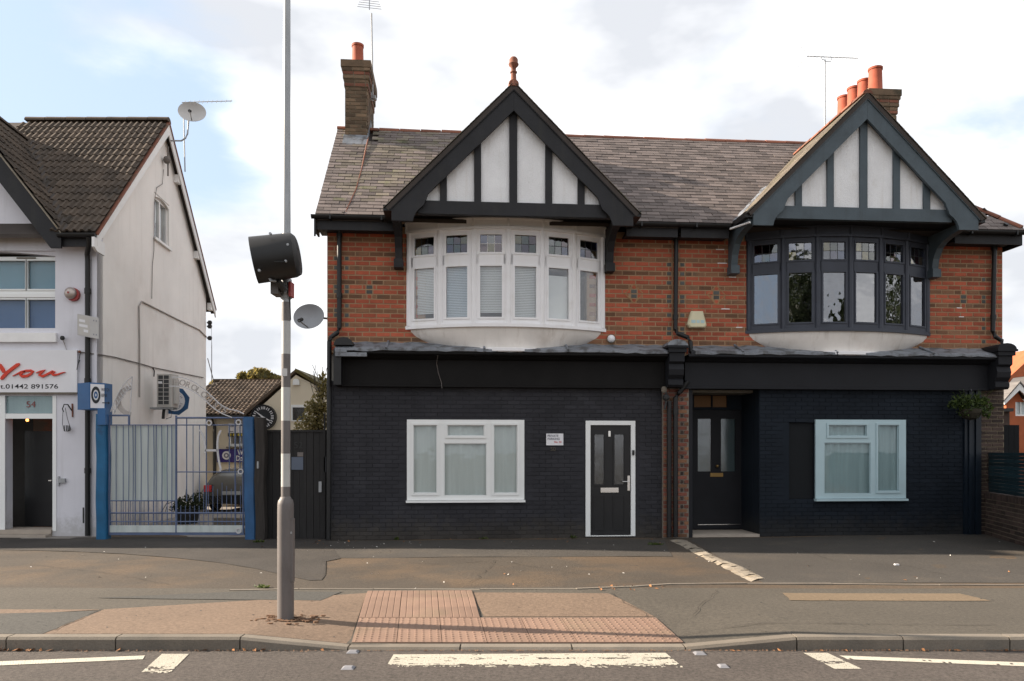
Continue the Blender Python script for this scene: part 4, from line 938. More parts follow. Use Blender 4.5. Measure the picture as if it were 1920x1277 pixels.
zm = lambda py: hz(1270, py)
pipe(house2, [(X_(1270), -.30, zm(420)), (X_(1269), -.04, zm(440)), (X_(1268.5), -.03, zm(450)), (X_(1267), -.03, zm(618)), (X_(1270), -.05, zm(626)), (X_(1289), -.08, zm(634)), (X_(1293), -.1, zm(642)), (X_(1294), -.12, zm(662))], collars=[(X_(1268), -.03, zm(452)), (X_(1267), -.03, zm(600))])
zr = lambda py: hz(1865, py)
pipe(house2, [(X_(1869), -.31, zr(428)), (X_(1868), -.05, zr(452)), (X_(1866), -.03, zr(462)), (X_(1863), -.03, zr(622)), (X_(1866), -.05, zr(632)), (X_(1876), -.08, zr(640)), (X_(1877), -.1, zr(655))], collars=[(X_(1866), -.03, zr(470)), (X_(1864), -.03, zr(600))])
MB(HF).tube([(X_(1848), YW - .01, zr(460)), (X_(1882), -.1, zr(458)), (X_(1893), -.1, zr(458))], .012, 6).build('aerial_bracket', M['cable_dark'], house2)

# ---- ground floor of the second house
nw = M['navy']; rx0, rx1, rzt = hs(1296), hs(1424), 2.80
w2 = prect(1528, 787, 1697, 939); sh = prect(1480, 792, 1527.5, 936)
b = MB(HF); walls(b, hs(1290), hs(1806), .010, .28, -.1, 2.9, [(rx0, rx1, -.1, rzt), w2, sh]); b.build('shop_wall', nw, house2)
P = Pieces()
lay(P, HF, rx1 + .004, hs(1806), .002, .0, 2.82, .0775, .235, lambda k, x: nw, lambda a, c, z: (c > w2[0] and a < w2[1] and w2[2] < z < w2[3]) or (c > sh[0] and a < sh[1] and sh[2] < z < sh[3]), None, .006, .02, jit=.0012)
P.build('painted_brick', 'painted_bricks', house2, 0)
p2 = [prect(1552, 797, 1623, 818), prect(1544, 830, 1631, 926), prect(1644, 797, 1683, 921)]
window(house2, w2, p2, M['upvc_blue'], M['curtain_teal'], (p2[0], p2[2]), yo=-.03)
box('shutter', M['hoarding'], house2, HF, sh[0] + .004, sh[1] - .002, .06, .09, sh[2] + .004, sh[3] - .004)
dq = .85
def dp(px, py): return hp(px, py, -dq)
b = MB(HF); b.box(rx1 - .002, rx1 + .2, .282, 1.05, -.1, 2.9).box(rx0 - .16, rx0 - .002, .282, 1.05, -.1, 2.9).box(rx0 - .1, rx1 + .1, .30, 1.05, 2.802, 2.88); b.build('porch_wall', nw, house2)
box('threshold', M['stone_step'], house2, HF, rx0 + .002, rx1 - .004, -.02, dq + .02, -.08, .045)
dx0, dx1 = dp(1300, 0)[0], dp(1395, 0)[0]; zt = dp(1340, 768)[1]
gls = [(dp(1310, 0)[0], dp(1335, 0)[0], dp(1320, 884)[1], dp(1320, 785)[1]), (dp(1353.5, 0)[0], dp(1381, 0)[0], dp(1360, 884)[1], dp(1360, 785)[1])]
tr_ = (dx0 + .03, dp(1365, 0)[0], zt + .05, 2.74)
b = MB(HF); walls(b, rx0 + .002, rx1 - .002, dq + .04, dq + .12, .046, 2.80, [(dx0, dx1, .05, zt), tr_]); dr2 = b.build('door_surround', nw, house2)
b = MB(HF); walls(b, dx0 + .006, dx1 - .006, dq + .05, dq + .1, .06, zt - .006, gls); b.build('door', M['navy_fascia'], dr2)
for g_ in gls:
    box('door_pane', M['pane_dull'], dr2, HF, g_[0], g_[1], dq + .065, dq + .07, g_[2], g_[3]); box('door_net', M['curtain_teal'], dr2, HF, g_[0] - .02, g_[1] + .02, dq + .13, dq + .14, g_[2] - .02, g_[3] + .02)
box('transom_board', M['board_tan'], dr2, HF, tr_[0], tr_[1], dq + .09, dq + .1, tr_[2], tr_[3]); box('transom_bar', nw, dr2, HF, tr_[0] + .36, tr_[0] + .385, dq + .05, dq + .085, tr_[2], tr_[3])
kx_, kz = dp(1345.5, 874); MB(HF).ico((kx_, dq + .02, kz), .034, 10, 6).build('door_knob', M['brass'], dr2)
MB(HF).box(dp(1333, 0)[0], dp(1357, 0)[0], dq + .036, dq + .05, dp(1340, 894)[1], dp(1340, 887)[1]).build('letterbox', M['brass'], dr2)
box('weather_bar', M['chrome'], dr2, HF, dx0 + .1, dx1 - .05, dq + .03, dq + .05, .14, .155)
box('porch_pilaster', M['navy_fascia'], house2, HF, hs(1289), hs(1297), -.05, .0, 0, 2.8)
# boarded pilaster right of the window
for i in range(5):
    x0 = hs(1806) + .006 + i * (hs(1838) - hs(1806)) / 5; box('pilaster_board', M['navy_blue'], house2, HF, x0, x0 + (hs(1838) - hs(1806)) / 5 - .012, -.04 - (.03 if i % 2 else 0), .2, -.05, 2.8)
b = MB(HF); b.box(hs(1838) + .004, SR - .005, .012, .28, -.1, 2.9).build('end_pier', M['mortar_dark'], house2)
P = Pieces(); lay(P, HF, hs(1838) + .006, SR - .004, .0, 0, 2.86, .0775, .235, lambda k, x: M['brick_dark'], None, None, .012, .03); P.build('pier_brick', 'end_pier_bricks', house2, 80)

# ---- chimneys
def chimney(parent, x0, x1, y0, y1, z0, z1, pots, right_face=True):
    root = MB(HF); root.box(x0 + .012, x1 - .012, y0 + .012, y1 - .012, z0, z1 - .12); ro = root.build('chimney', M['mortar_dark'], parent)
    P = Pieces(); zt = z1 - .42
    bf = lambda k, x: M['brick_stock']
    lay(P, HF, x0, x1, y0, z0, zt, .0775, .225, bf); 
    def side(xf, sgn, za, zb, ya, yb, m):
        k = 0; z = za
        while z < zb - .03:
            y = ya - (.11 if k % 2 else 0)
            while y < yb:
                a, c = max(y, ya), min(y + .225, yb)
                if c - a > .04:
                    o = [v * (1 if sgn > 0 else 1) for v in brick_vs_x(HF, c - a - .011, .066, .05 * sgn)]
                    P.add(HF(xf, (a + c) / 2, z + .0387), o, BOXF, ('side', sgn, round(c - a, 3)), m, random.random())
                y += .225
            z += .0775; k += 1
    side(x1, 1, z0, zt, y0 + .01, y1, M['brick_stock'])
    # oversailing courses
    z = zt
    for e, m in ((.018, 'ridge'), (.018, 'brick_stock'), (.04, 'brick_stock'), (.04, 'ridge'), (.06, 'brick_stock')):
        lay(P, HF, x0 - e, x1 + e, y0 - e, z, z + .07, .0775, .225, lambda k, x, m=m: M[m], dep=.09)
        side(x1 + e, 1, z, z + .07, y0 - e + .01, y1 + e, M[m])
        MB(HF).box(x0 - e + .01, x1 + e - .01, y0 - e + .01, y1 + e, z, z + .0775).build('oversail', M['mortar_dark'], ro)
        z += .0775
    P.build('brick', 'chimney_bricks', ro, 120)
    e = .07
    MB(HF).prism([(y0 - e, z), (y1 + e, z), (y1 + e, z + .14), (y1, z + .17), (y0, z + .17), (y0 - e, z + .14)], 'x', x0 - e, x1 + e).build('cap', M['brick_stock'], ro)
    zz = z + .15
    for (px_, py_, r, h) in pots:
        MB(HF).lathe([(r * 1.08, 0), (r * 1.1, .05), (r, .07), (r * .92, h - .05), (r * 1.02, h - .045), (r * 1.04, h), (r * .85, h), (r * .8, h - .3)], (px_, py_, zz), 18).build('chimney_pot', M['pot'], ro, smooth=True)
    return ro
cx0, cx1 = hp(646, 265, -1.87)[0], hp(689, 265, -1.87)[0]
c1 = chimney(house1, cx0, cx1, 1.87, 3.1, 7.6, hz(668, 122, -1.87) - .03, [(hs(669, -2.2) + .02, 2.2, .125, .50)])
b = MB(HF); b.prism([(1.60, roof_z(1.60) + .03), (1.87, 8.16), (1.87, 8.02), (1.62, roof_z(1.62) - .06)], 'x', cx0 - .02, cx1 + .02).build('apron_flashing', M['lead'], house1)
for i in range(7): box('step_flashing', M['lead'], c1, HF, cx1 + .001, cx1 + .012, 1.86 + i * .1, 2.0 + i * .1, roof_z(1.86 + i * .1) - .05, min(roof_z(1.95 + i * .1), 8.6) + .09)
MB(HF).tube([(cx1 + .02, 1.84, roof_z(1.84) + .1), (cx1 - .0, .9, roof_z(.9) + .05), (cx1 - .03, .3, roof_z(.3) + .05), (cx1 - .12, -.25, roof_z(-.25) + .05), (cx1 - .14, -.38, roof_z(-.38) + .03)], .014, 5).build('roof_cable', M['ridge'], house1)
xr = hs(1682, -2.15)
c2 = chimney(house2, xr - .62, xr, 2.15, 4.05, 7.3, hz(1668, 176, -2.15) - .03, [(xr - .33, 2.45 + i * .46, .155, .62 - (.05 if i == 1 else 0)) for i in range(4)])

# ================================================================== THE WHITE SHOP ON THE LEFT
shop = thing('shop_building', 'white two storey shop with a brown tiled roof at the left edge of the picture', 'shop', LF(-2.5, 0, 0))
RY, RZ, EZ, EY = 3.45, 9.40, 5.70, -.30             # ridge depth, ridge height, eaves height and depth
LS = (RZ - EZ) / (RY - EY)
GSC, GHW, GK = -2.78, 2.14, 1.286
dorw = [lx(10), lx(99), .10, lz(742)]; upw = [-3.2, lx(103.5), lz(615.5), lz(470)]
shw = [-4.2, lx(1), .75, lz(742)]
b = MB(LF); walls(b, -26, -.0, .0, .25, -.1, 5.72, [tuple(dorw), tuple(upw), tuple(shw)]); b.prism([(GSC - GHW, 5.72), (GSC + GHW, 5.72), (GSC, 5.72 + GHW * GK)], 'y', 0, .25)
b.build('front_wall', M['shop_white'], shop)
wq = [ls(290, 362), ls(318, 460)]; wy0, wz0 = ls(289.5, 440); wy1, _ = ls(317, 460); wz0 = 6.15; wz1 = 7.35
wz0 = ls(303, 455)[1]; wz1 = ls(303, 372)[1]
b = MB(LF)
top = lambda y: (EZ + (y - EY) * LS if y < RY else EZ + (2 * RY - EY - y) * LS) - .08
ys = EY + (wz0 + .08 - EZ) / LS
b.prism([(.252, -.1), (6.75, -.1), (6.75, top(6.75)), (wy1, top(wy1)), (wy1, wz0), (ys, wz0), (.252, top(.252))], 'x', -.25, 0)
b.prism([(ys, wz0), (wy0, wz0), (wy0, top(wy0))], 'x', -.25, 0)
b.prism([(wy0, wz1), (wy1, wz1), (wy1, top(wy1)), (RY, top(RY)), (wy0, top(wy0))], 'x', -.25, 0)
b.box(-.24, -.0, .001, .2515, -.1, 5.6)
b.build('side_wall', M['soil_white'], shop)
MB(LF).box(-6, -.26, 6.5, 6.75, -.1, 5.7).box(-6, -.26, .26, 6.49, 2.85, 2.95).box(-6, -.26, 1.9, 2.0, 0, 2.84).box(-6, -.26, 1.0, 1.1, 2.96, 5.6).build('inner_wall', M['inside_dark'], shop)
# roof
MB(LF).prism([(EY + .02, EZ - .10), (EY + .02, EZ - .03), (RY, RZ - .03), (2 * RY - EY, EZ - .03), (2 * RY - EY, EZ - .10), (RY, RZ - .10)], 'x', -26, .13).build('roof_deck', M['dark_soffit'], shop)
gz = lambda x: EZ + GK * (GHW + .12 - abs(x - GSC))
P = Pieces()
def ins_main(u, v):
    x = -6 + u; z = EZ + v * LS / math.sqrt(1 + LS * LS); 
    return x < .16 and z < RZ - .04 and z > gz(x) - .16 and x > -3.3
tiles(P, LF, (-6.04, EY - .03, EZ - .01), (1, 0, 0), (0, 1, LS), .28, .30, 23, 18, ins_main, lambda u, v: M['pantile'], 'roll')
yend = EY + (GK * (GHW + .12)) / LS
def ins_gab(u, v):
    z = EZ + v * GK / math.sqrt(1 + GK * GK); y = -.32 + u
    return v < (GHW + .1) * math.sqrt(1 + GK * GK) - .05 and EZ + (y - EY) * LS < z + .10 and u > 0
for sgn in (1,):
    tiles(P, LF, (GSC + sgn * (GHW + .14), -.32, EZ - .03), (0, 1, 0), (-sgn, 0, GK), .28, .30, 16, 14, ins_gab, lambda u, v: M['pantile'], 'roll')
P.build('roof_tile', 'far_roof_tiles', shop, 290)
apx = GSC; azt = EZ + GK * (GHW + .1)
for sgn in (-1, 1):
    X = lambda d: GSC + sgn * d
    MB(LF).add([(X(0), -.30, azt - .02), (X(GHW + .12), -.30, EZ - .04), (X(GHW + .08), -.30, EZ - .11), (X(0), -.30, azt - .10), (X(0), yend, azt - .02), (X(GHW + .12), EY, EZ - .04), (X(GHW + .08), EY, EZ - .11), (X(0), yend, azt - .10)],
               [(0, 1, 2, 3), (7, 6, 5, 4), (0, 4, 5, 1), (1, 5, 6, 2), (2, 6, 7, 3), (3, 7, 4, 0)]).build('gable_deck', M['dark_soffit'], shop)
    MB(LF).prism([(X(.0), azt - .03), (X(GHW + .12), EZ - .05), (X(GHW + .12), EZ - .30), (X(GHW - .08), EZ - .30), (X(0), azt - .52)], 'y', -.33, -.28).build('bargeboard', M['timber_black'], shop)
    MB(LF).prism([(X(.0), azt + .005), (X(GHW + .13), EZ - .02), (X(GHW + .13), EZ - .05), (X(0), azt - .028)], 'y', -.355, -.26).build('verge_mortar', M['stone_edge'], shop)
def lrun(p, q, r, ln, name='ridge_tile'):
    p, q = Vector(p), Vector(q); n = round((q - p).length / ln); d = (q - p).normalized(); s = d.cross(Vector((0, 0, 1))).normalized(); up = s.cross(d)
    for i in range(n):
        b = MB(LF); b.tint = random.random(); rings = []
        for t, rr in ((0, r * 1.06), (.97, r)):
            o = p.lerp(q, (i + t) / n); rings.append([tuple(o + s * rr * math.cos(math.pi * k / 8) * 1.2 + up * rr * math.sin(math.pi * k / 8)) for k in range(9)])
        b.loft(rings).build(name, M['pantile'], shop)
lrun((-3.2, RY, RZ - .02), (.16, RY, RZ - .02), .11, .45); lrun((GSC, -.34, azt - .01), (GSC, yend, azt - .01), .10, .45)
b = MB(LF); rings = []
for i in range(9):
    z = EZ + (azt - EZ) * i / 8; x = GSC + GHW + .12 - (z - EZ) / GK; y = EY + (z - EZ) / LS
    rings.append([(x - .11, y - .03, z + .05), (x, y - .05, z + .022), (x + .13, y, z + .06), (x + .13, y + .06, z - .02), (x - .11, y + .06, z - .02)])
b.loft(rings).build('valley', M['dark_soffit'], shop)
# verge boards of the side gable
for sgn in (-1, 1):
    ya, yb = (EY, RY) if sgn < 0 else (2 * RY - EY, RY)
    MB(LF).prism([(ya, EZ - .06), (yb, RZ - .06), (yb, RZ - .32), (ya + (.0 if sgn < 0 else 0), EZ - .26)], 'x', .115, .145).build('verge_board', M['trim_white'], shop)
    MB(LF).prism([(ya, EZ - .02), (yb, RZ - .01), (yb, RZ - .06), (ya, EZ - .058)], 'x', .10, .165).build('verge_mortar', M['ridge'], shop)
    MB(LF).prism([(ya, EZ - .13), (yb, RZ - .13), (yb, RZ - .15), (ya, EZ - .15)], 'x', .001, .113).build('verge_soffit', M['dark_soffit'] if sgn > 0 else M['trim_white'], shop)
for t in (.22, .62, .93):
    y = RY + (RY - EY) * t; z = RZ - (RZ - EZ) * t; box('purlin_end', M['trim_white'], shop, LF, .002, .112, y - .1, y + .1, z - .36, z - .17)
MB(LF).prism([(-.42, EZ - .30), (-.30, EZ - .36), (.02, EZ - .36), (.02, EZ - .12), (-.42, EZ - .12)], 'x', .09, .14).build('eaves_corbel', M['trim_white'], shop)
box('eaves_board', M['timber_black'], shop, LF, GSC + GHW - .05, .10, -.26, -.235, EZ - .26, EZ - .06)
b = MB(LF); b.loft([[(x, -.34 + .06 * math.cos(math.pi + math.pi * i / 8), EZ - .04 + .07 * math.sin(math.pi + math.pi * i / 8)) for i in range(9)] for x in (GSC + GHW + .06, .13)]); b.build('gutter', M['black_plastic'], shop)
box('eaves_soffit', M['shop_white'], shop, LF, GSC + GHW - .1, .0, -.234, .02, EZ - .19, EZ - .16)
xp = lx(167.5)
b = MB(LF); b.tube([(xp + .14, -.33, EZ - .10), (xp + .14, -.30, EZ - .18), (xp + .0, -.09, EZ - .36), (xp, -.07, EZ - .46), (xp, -.07, .02)], .048, 10)
for z in (4.6, 2.9, 1.2): b.tube([(xp, -.07, z), (xp, -.07, z + .1)], .06, 10)
b.build('downpipe', M['black_plastic'], shop, smooth=True)
# side window
b = MB(LF); t = .05
b.box(-.13, -.06, wy0, wy0 + t, wz0, wz1).box(-.13, -.06, wy1 - t, wy1, wz0, wz1).box(-.13, -.06, wy0 + t, wy1 - t, wz0, wz0 + t).box(-.13, -.06, wy0 + t, wy1 - t, wz1 - .10, wz1).box(-.13, -.055, (wy0 + wy1) / 2 - .03, (wy0 + wy1) / 2 + .03, wz0 + t, wz1 - .1)
wf = b.build('window', M['trim_white'], shop)
for ya, yb in ((wy0 + t, (wy0 + wy1) / 2 - .03), ((wy0 + wy1) / 2 + .03, wy1 - t)): box('pane', M['pane'], wf, LF, -.10, -.095, ya, yb, wz0 + t, wz1 - .1)
box('blind', M['blind'], wf, LF, -.2, -.19, wy0 + .01, wy1 - .01, wz0 + .5, wz1); box('dark_room', M['inside_dark'], wf, LF, -.24, -.22, wy0 - .1, wy1 + .1, wz0 - .1, wz1)
MB(LF).box(-.055, .06, wy0 - .06, wy1 + .06, wz0 - .06, wz0 - .002).build('sill', M['trim_white'], wf)
MB(LF).prism([(wy0, wz1 - .02)] + [(wy0 + (wy1 - wy0) * i / 8, wz1 - .11 + .085 * math.sin(math.pi * i / 8)) for i in range(9)] + [(wy1, wz1 - .02)], 'x', -.05, -.001).build('arch_head', M['soil_white'], wf)
# upper front window
b = MB(LF); zt = lz(484); zm1, zm0 = lz(547), lz(556); zb = lz(615)
xa, xb = -3.2, lx(103.5)
ps = [(-3.1, -2.25, lz(540), lz(486.5)), (-2.2, lx(42.5), lz(540), lz(486.5)), (lx(46.5), lx(100), lz(540), lz(486.5)), (-3.1, -2.25, lz(614) + .0, lz(560)), (-2.2, lx(42.5), lz(614), lz(560)), (lx(46.5), lx(100), lz(614), lz(560))]
walls(b, xa, xb, .10, .16, lz(623), zt + .05, ps); b.box(xa, xb, .07, .099, lz(556), lz(549))
uw = b.build('window', M['upvc'], shop)
for i, p in enumerate(ps):
    box('pane', M['pane'], uw, LF, p[0] - .003, p[1] + .003, .135, .141, p[2] - .003, p[3] + .003)
    box('blind', M['reflect_blue' if i < 3 else 'reflect_deep'], uw, LF, p[0] - .01, p[1] + .01, .20, .205, p[2] - .02, p[3] + .02)  # blue plates behind the panes carry their blue reflection as plain colour
    b = MB(LF); walls(b, p[0] - .03, p[1] + .03, .085, .099, p[2] - .03, p[3] + .03, [p]); b.build('sash', M['upvc'], uw)
box('trickle_vent', M['kerb'], uw, LF, lx(27), lx(63), .07, .0845, lz(483), lz(480.5))
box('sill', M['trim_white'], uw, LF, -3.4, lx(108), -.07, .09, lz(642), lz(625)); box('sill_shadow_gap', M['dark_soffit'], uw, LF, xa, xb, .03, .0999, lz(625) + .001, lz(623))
MB(LF).prism([(xa, lz(470))] + [(xa + (xb - xa) * i / 12, zt + .05 - .0 + .10 * math.sin(math.pi * (.3 + .7 * i / 12)) * 1) for i in range(13)] + [(xb, lz(470) + .001)], 'y', .04, .17).build('arch_head', M['shop_white'], uw)
# shopfront
box('shopfront_frame', M['upvc'], shop, LF, lx(99) + .001, lx(106), -.015, .06, .1, lz(742) - .001); box('shopfront_frame', M['upvc'], shop, LF, lx(-2), lx(10), -.015, .06, .1, lz(742) - .001)
box('transom', M['upvc'], shop, LF, lx(10) + .001, lx(99), -.005, .06, lz(785), lz(775.5)); tl = box('transom_light', M['pane'], shop, LF, lx(10), lx(99), .03, .036, lz(775), lz(742)); box('transom_film', M['curtain_teal'], shop, LF, lx(10), lx(99), .042, .046, lz(775), lz(742))
text('54', .165, (lx(47), .028, lz(763.5)), LF, M['print_brown'], shop, .001, sx=1.15, name='shop_number')
box('hall_back', M['ridge'], shop, LF, -2.2, -.6, 1.85, 1.89, 0, 2.84); box('hall_side', M['inside_dark'], shop, LF, -.62, -.58, .27, 1.84, 0, 2.84)
dl = box('door', M['black'], shop, LF, lx(13), lx(96), .62, .66, .13, 2.02); box('letterbox', M['chrome'], dl, LF, lx(60), lx(66), .605, .619, 1.03, 1.05)
for i in range(2): box('doorstep', M['stone_step'], shop, LF, lx(-30), lx(98), -.25 + .2 * i, .5, -.05 + .1 * i, .045 + .085 * i)
box('stallriser', M['blue_box'], shop, LF, -4.2, lx(0), .02, .1, .0, .72); box('shop_pane', M['pane'], shop, LF, -4.2, lx(0), .04, .046, .76, lz(742)); box('pier_base_crack', M['cable_dark'], shop, LF, lx(155), lx(158), -.003, .01, .25, .55)
box('corner_strip', M['shop_white'], shop, LF, lx(173), -.001, -.02, -.0005, 0, 5.45)
# hall lamp, seen lit
hl = thing('hall_lamp', 'small glowing orange bulb hanging inside the dark doorway under number 54', 'lamp', LF(lx(27), .45, 2.84)); MB(LF).ico((lx(27), .45, lz(786)), .028, 10, 6).build('bulb', glow('lit bulb', (1.0, .25, .06), 3.0), hl); MB(LF).tube([(lx(27), .45, lz(786) + .028), (lx(27), .45, 2.84)], .006, 5).build('flex', M['cable_dark'], hl)
# cables and conduits along the side wall
def side(px, py, x=.02): y, z = ls(px, py); return (x, y, z)
MB(LF).tube([side(260, 745), side(260, 640), side(259, 575), side(264, 565), side(300, 583), side(340, 603), side(372, 618), side(386, 632)], .017, 6).build('conduit', M['conduit'], shop)
MB(LF).tube([(lx(148), -.02, lz(660)), (lx(176), -.02, lz(664)), (0.02, .05, lz(664)), side(215, 670), side(262, 682), side(285, 689), side(330, 698), side(380, 708)], .012, 5).build('conduit', M['cable'], shop)
MB(LF).tube([side(285, 689), side(288, 696), side(287, 706)], .012, 5).build('loose_cable', M['cable_dark'], shop)
MB(LF).tube([side(305, 318), side(303, 345), side(292, 352), side(288, 380), side(287, 470), side(284, 500), side(283, 560)], .008, 5).build('loose_cable', M['cable'], shop)
MB(LF).ico(side(305, 300, .1), .09, 8, 6).tube([side(307, 275, .1), side(307, 330, .1)], .02, 6).build('wall_bracket', M['cable'], shop)
for py in (605, 612, 634): MB(LF).ico(side(388, py, .08), .07, 8, 5).tube([side(388, py, .0), side(388, py, .14)], .02, 6).build('insulator', M['cable_dark'], shop)
MB(WF).tube([LF(*side(388, 605, .12)), (wx(397, 20.6), 20.6, wz(650, 20.6)), (wx(397, 20.6), 20.6, wz(735, 20.6))], .01, 5).build('service_cable', M['cable'], shop)
MB(WF).tube([LF(*side(386, 672, .05)), (wx(400, 21), 21, wz(712, 21)), (wx(412, 21.5), 21.5, wz(740, 21.5))], .012, 5).build('service_cable', M['cable'], shop)

# things fixed to the white shop
sg = thing('shop_sign', 'white shop fascia board with orange red script above a phone number', 'shop sign', LF(lx(60), -.05, lz(700)))
box('board', M['sign_white'], sg, LF, -4.2, lx(147), -.06, -.001, lz(736), lz(657)); box('trim', M['kerb'], sg, LF, -4.2, lx(148), -.075, -.001, lz(739), lz(736.2))
def stroke(b, pts, y0, y1):                         # brush stroke: (px, py, width px)
    L_, R_ = [], []
    for i, (x, y, w) in enumerate(pts):
        a = pts[max(i - 1, 0)]; c = pts[min(i + 1, len(pts) - 1)]; dx, dy = c[0] - a[0], c[1] - a[1]; n = math.hypot(dx, dy)
        L_.append((lx(x - dy / n * w / 2), lz(y + dx / n * w / 2))); R_.append((lx(x + dy / n * w / 2), lz(y - dx / n * w / 2)))
    for i in range(len(pts) - 1): b.prism([L_[i], L_[i + 1], R_[i + 1], R_[i]], 'y', y0, y1)
b = MB(LF); stroke(b, [(-3, 684, 6), (4, 686, 7), (9, 693, 7), (12, 699, 5)], -.09, -.0605); stroke(b, [(41, 683, 3), (37, 685, 6), (26, 693, 5.5), (16, 701, 6), (9, 709, 6), (6, 712, 3)], -.091, -.0606)
b.build('lettering', M['red_script'], sg)
b = MB(LF); stroke(b, [(28, 706, 1), (36, 702, 2), (44, 698, 3), (54, 696, 4), (62, 695.5, 4), (66, 697, 4), (62, 702, 4), (54, 706, 5), (46, 706.5, 5), (42, 704, 4), (46, 700, 3), (52, 697, 2)], -.09, -.0605); b.build('lettering', M['red_script'], sg)
b = MB(LF); stroke(b, [(72, 700, 1.5), (80, 697, 2.5), (88, 695, 3), (82, 699, 4), (78, 704, 5), (84, 706.5, 4.5), (92, 703, 4), (103, 697, 4), (106, 697, 4), (101, 702, 4), (104, 704, 4), (112, 703, 3), (120, 700, 2), (126, 698.5, .8)], -.092, -.0607); b.build('lettering', M['red_script'], sg)
text('t.01442 891576', .118, (lx(4.2), -.062, lz(729)), LF, M['print_black'], sg, .001, sx=1.47, bold=.001)
# projecting blue sign box
bs = thing('sign_box', 'blue projecting sign box with a ringed dial and an arrow beside the black drainpipe', 'sign', LF(lx(172), -.5, lz(757)))
Y0 = 14.05; X0, X1, XE = wx(146.5, Y0 - .1), wx(170, Y0 - .25), wx(200, Y0 - .1)
b = MB(WF); zt_, zb_ = wz(718, Y0 - .2), wz(768, Y0 - .2)
b.prism([(X0, Y0 - .12), (X1, Y0 - .30), (XE, Y0 - .13), (XE + .01, Y0 + .08), (X0 + .1, Y0 + .2)], 'z', zb_, zt_); b.build('case', M['blue_box'], bs)
pa, pb = Vector((X1, Y0 - .30)), Vector((XE, Y0 - .13)); dv = (pb - pa).normalized(); w = (pb - pa).length
def SF(x, y, z): n = Vector((dv.y, -dv.x)); return Vector((pa.x + dv.x * x - n.x * y, pa.y + dv.y * x - n.y * y, z))
box('face', M['sign_white'], bs, SF, .02, w - .025, -.012, -.001, zb_ + .025, zt_ - .025)
zc = (zb_ + zt_) / 2 + .02; b = MB(SF); b.disc((.105, zc), .075, -.02, -.0125, 20, .155, hole=.62); b.build('dial', M['clock_face'], bs); MB(SF).disc((.105, zc), .03, -.02, -.0125, 14, .065, hole=.45).build('dial', M['blue_box'], bs)
text('WATCH', .085, (.195, -.016, zc + .075), SF, M['print_black'], bs, .001, sx=.42); text('REPAIR', .085, (.195, -.016, zc - .03), SF, M['print_black'], bs, .001, sx=.36); MB(SF).box(.21, .31, -.018, -.0125, zc - .145, zc - .13).prism([(.31, zc - .165), (.335, zc - .138), (.31, zc - .11)], 'y', -.018, -.0125).build('arrow', M['print_black'], bs)
# small plate sign
ps_ = thing('plate_sign', 'small pale grey rectangular plate sign fixed across the black drainpipe', 'sign', LF(lx(175), -.15, lz(615)))
def TF(x, y, z): return LF(lx(159) + x * .92, -.30 + y + x * .62, z - x * .12)
zt_, zb_ = lz(593.5), lz(633); box('plate', M['dish_pale'], ps_, TF, 0, .33, 0, .012, zb_, zt_); box('face', M['ac'], ps_, TF, .015, .19, -.003, -.0005, zb_ + .02, zt_ - .02)
for i, (a, c) in enumerate(((.03, .12), (.03, .16), (.10, .17))): box('worn_print', M['sign_white'], ps_, TF, a, c, -.005, -.0032, zt_ - .14 - i * .09, zt_ - .09 - i * .09)
for z in (zt_ - .07, zb_ + .07): MB(TF).box(.25, .262, -.004, -.0005, z - .012, z + .012).box(.29, .302, -.004, -.0005, z - .012, z + .012).build('screw', M['print_grey'], ps_)
fb = thing('fire_bell', 'round red alarm bell with a metal dome on the white shop front', 'alarm bell', LF(lx(136), 0, lz(552)))
MB(LF).disc((lx(139), lz(553)), .125, -.07, -.001, 22).build('base', M['bell_red'], fb)
b = MB(LF); b.loft([[(lx(136) + r * math.cos(t * math.pi / 10), y, lz(551.5) + r * math.sin(t * math.pi / 10)) for t in range(20)] for y, r in ((-.072, .115), (-.10, .112), (-.13, .09), (-.15, .055), (-.158, .01))]); b.build('gong', M['bell_grey'], fb, smooth=True); MB(LF).box(lx(134), lx(137), -.17, -.155, lz(553), lz(550)).build('striker', M['bell_red'], fb)
wc = thing('wall_camera', 'small dark camera lamp on the white wall under the window corner', 'camera', LF(lx(121), 0, lz(635)))
MB(LF).ico((lx(121), -.08, lz(635)), .045, 10, 6).build('head', M['cable_dark'], wc); MB(LF).tube([(lx(121), -.07, lz(637)), (lx(122), -.02, lz(645)), (lx(126), -.02, lz(657)), (lx(150), -.02, lz(659))], .009, 5).build('cable', M['conduit'], wc)
hk = thing('wire_hook', 'wire bracket with hanging loops on the white pier beside the doorway', 'hook', LF(lx(130), 0, lz(785)))
MB(LF).tube([(lx(136), -.01, lz(757)), (lx(137), -.02, lz(782))], .016, 6).build('back_plate', M['ridge'], hk)
MB(LF).tube([(lx(136), -.03, lz(770)), (lx(131), -.08, lz(759)), (lx(125), -.1, lz(759)), (lx(122), -.1, lz(767)), (lx(124), -.1, lz(773))], .012, 6).build('arm', M['cable_dark'], hk)
b = MB(LF); b.tube([(lx(123), -.1, lz(770)), (lx(121), -.08, lz(795)), (lx(124), -.08, lz(808)), (lx(130), -.08, lz(809)), (lx(137), -.08, lz(806)), (lx(131), -.09, lz(786)), (lx(127), -.1, lz(765))], .005, 5)
for x in (124, 128, 131, 134): b.tube([(lx(x), -.08, lz(798)), (lx(x + 1.5), -.09, lz(809))], .01, 5)
b.build('hanging_wire', M['cable_dark'], hk)
lb = thing('latch_plate', 'small brown metal latch plate on the white pier', 'latch', LF(lx(117), 0, lz(901))); MB(LF).box(lx(110), lx(112.5), -.03, -.001, lz(911), lz(893)).box(lx(113), lx(124), -.05, -.01, lz(905), lz(897)).build('plate', M['galv'], lb)
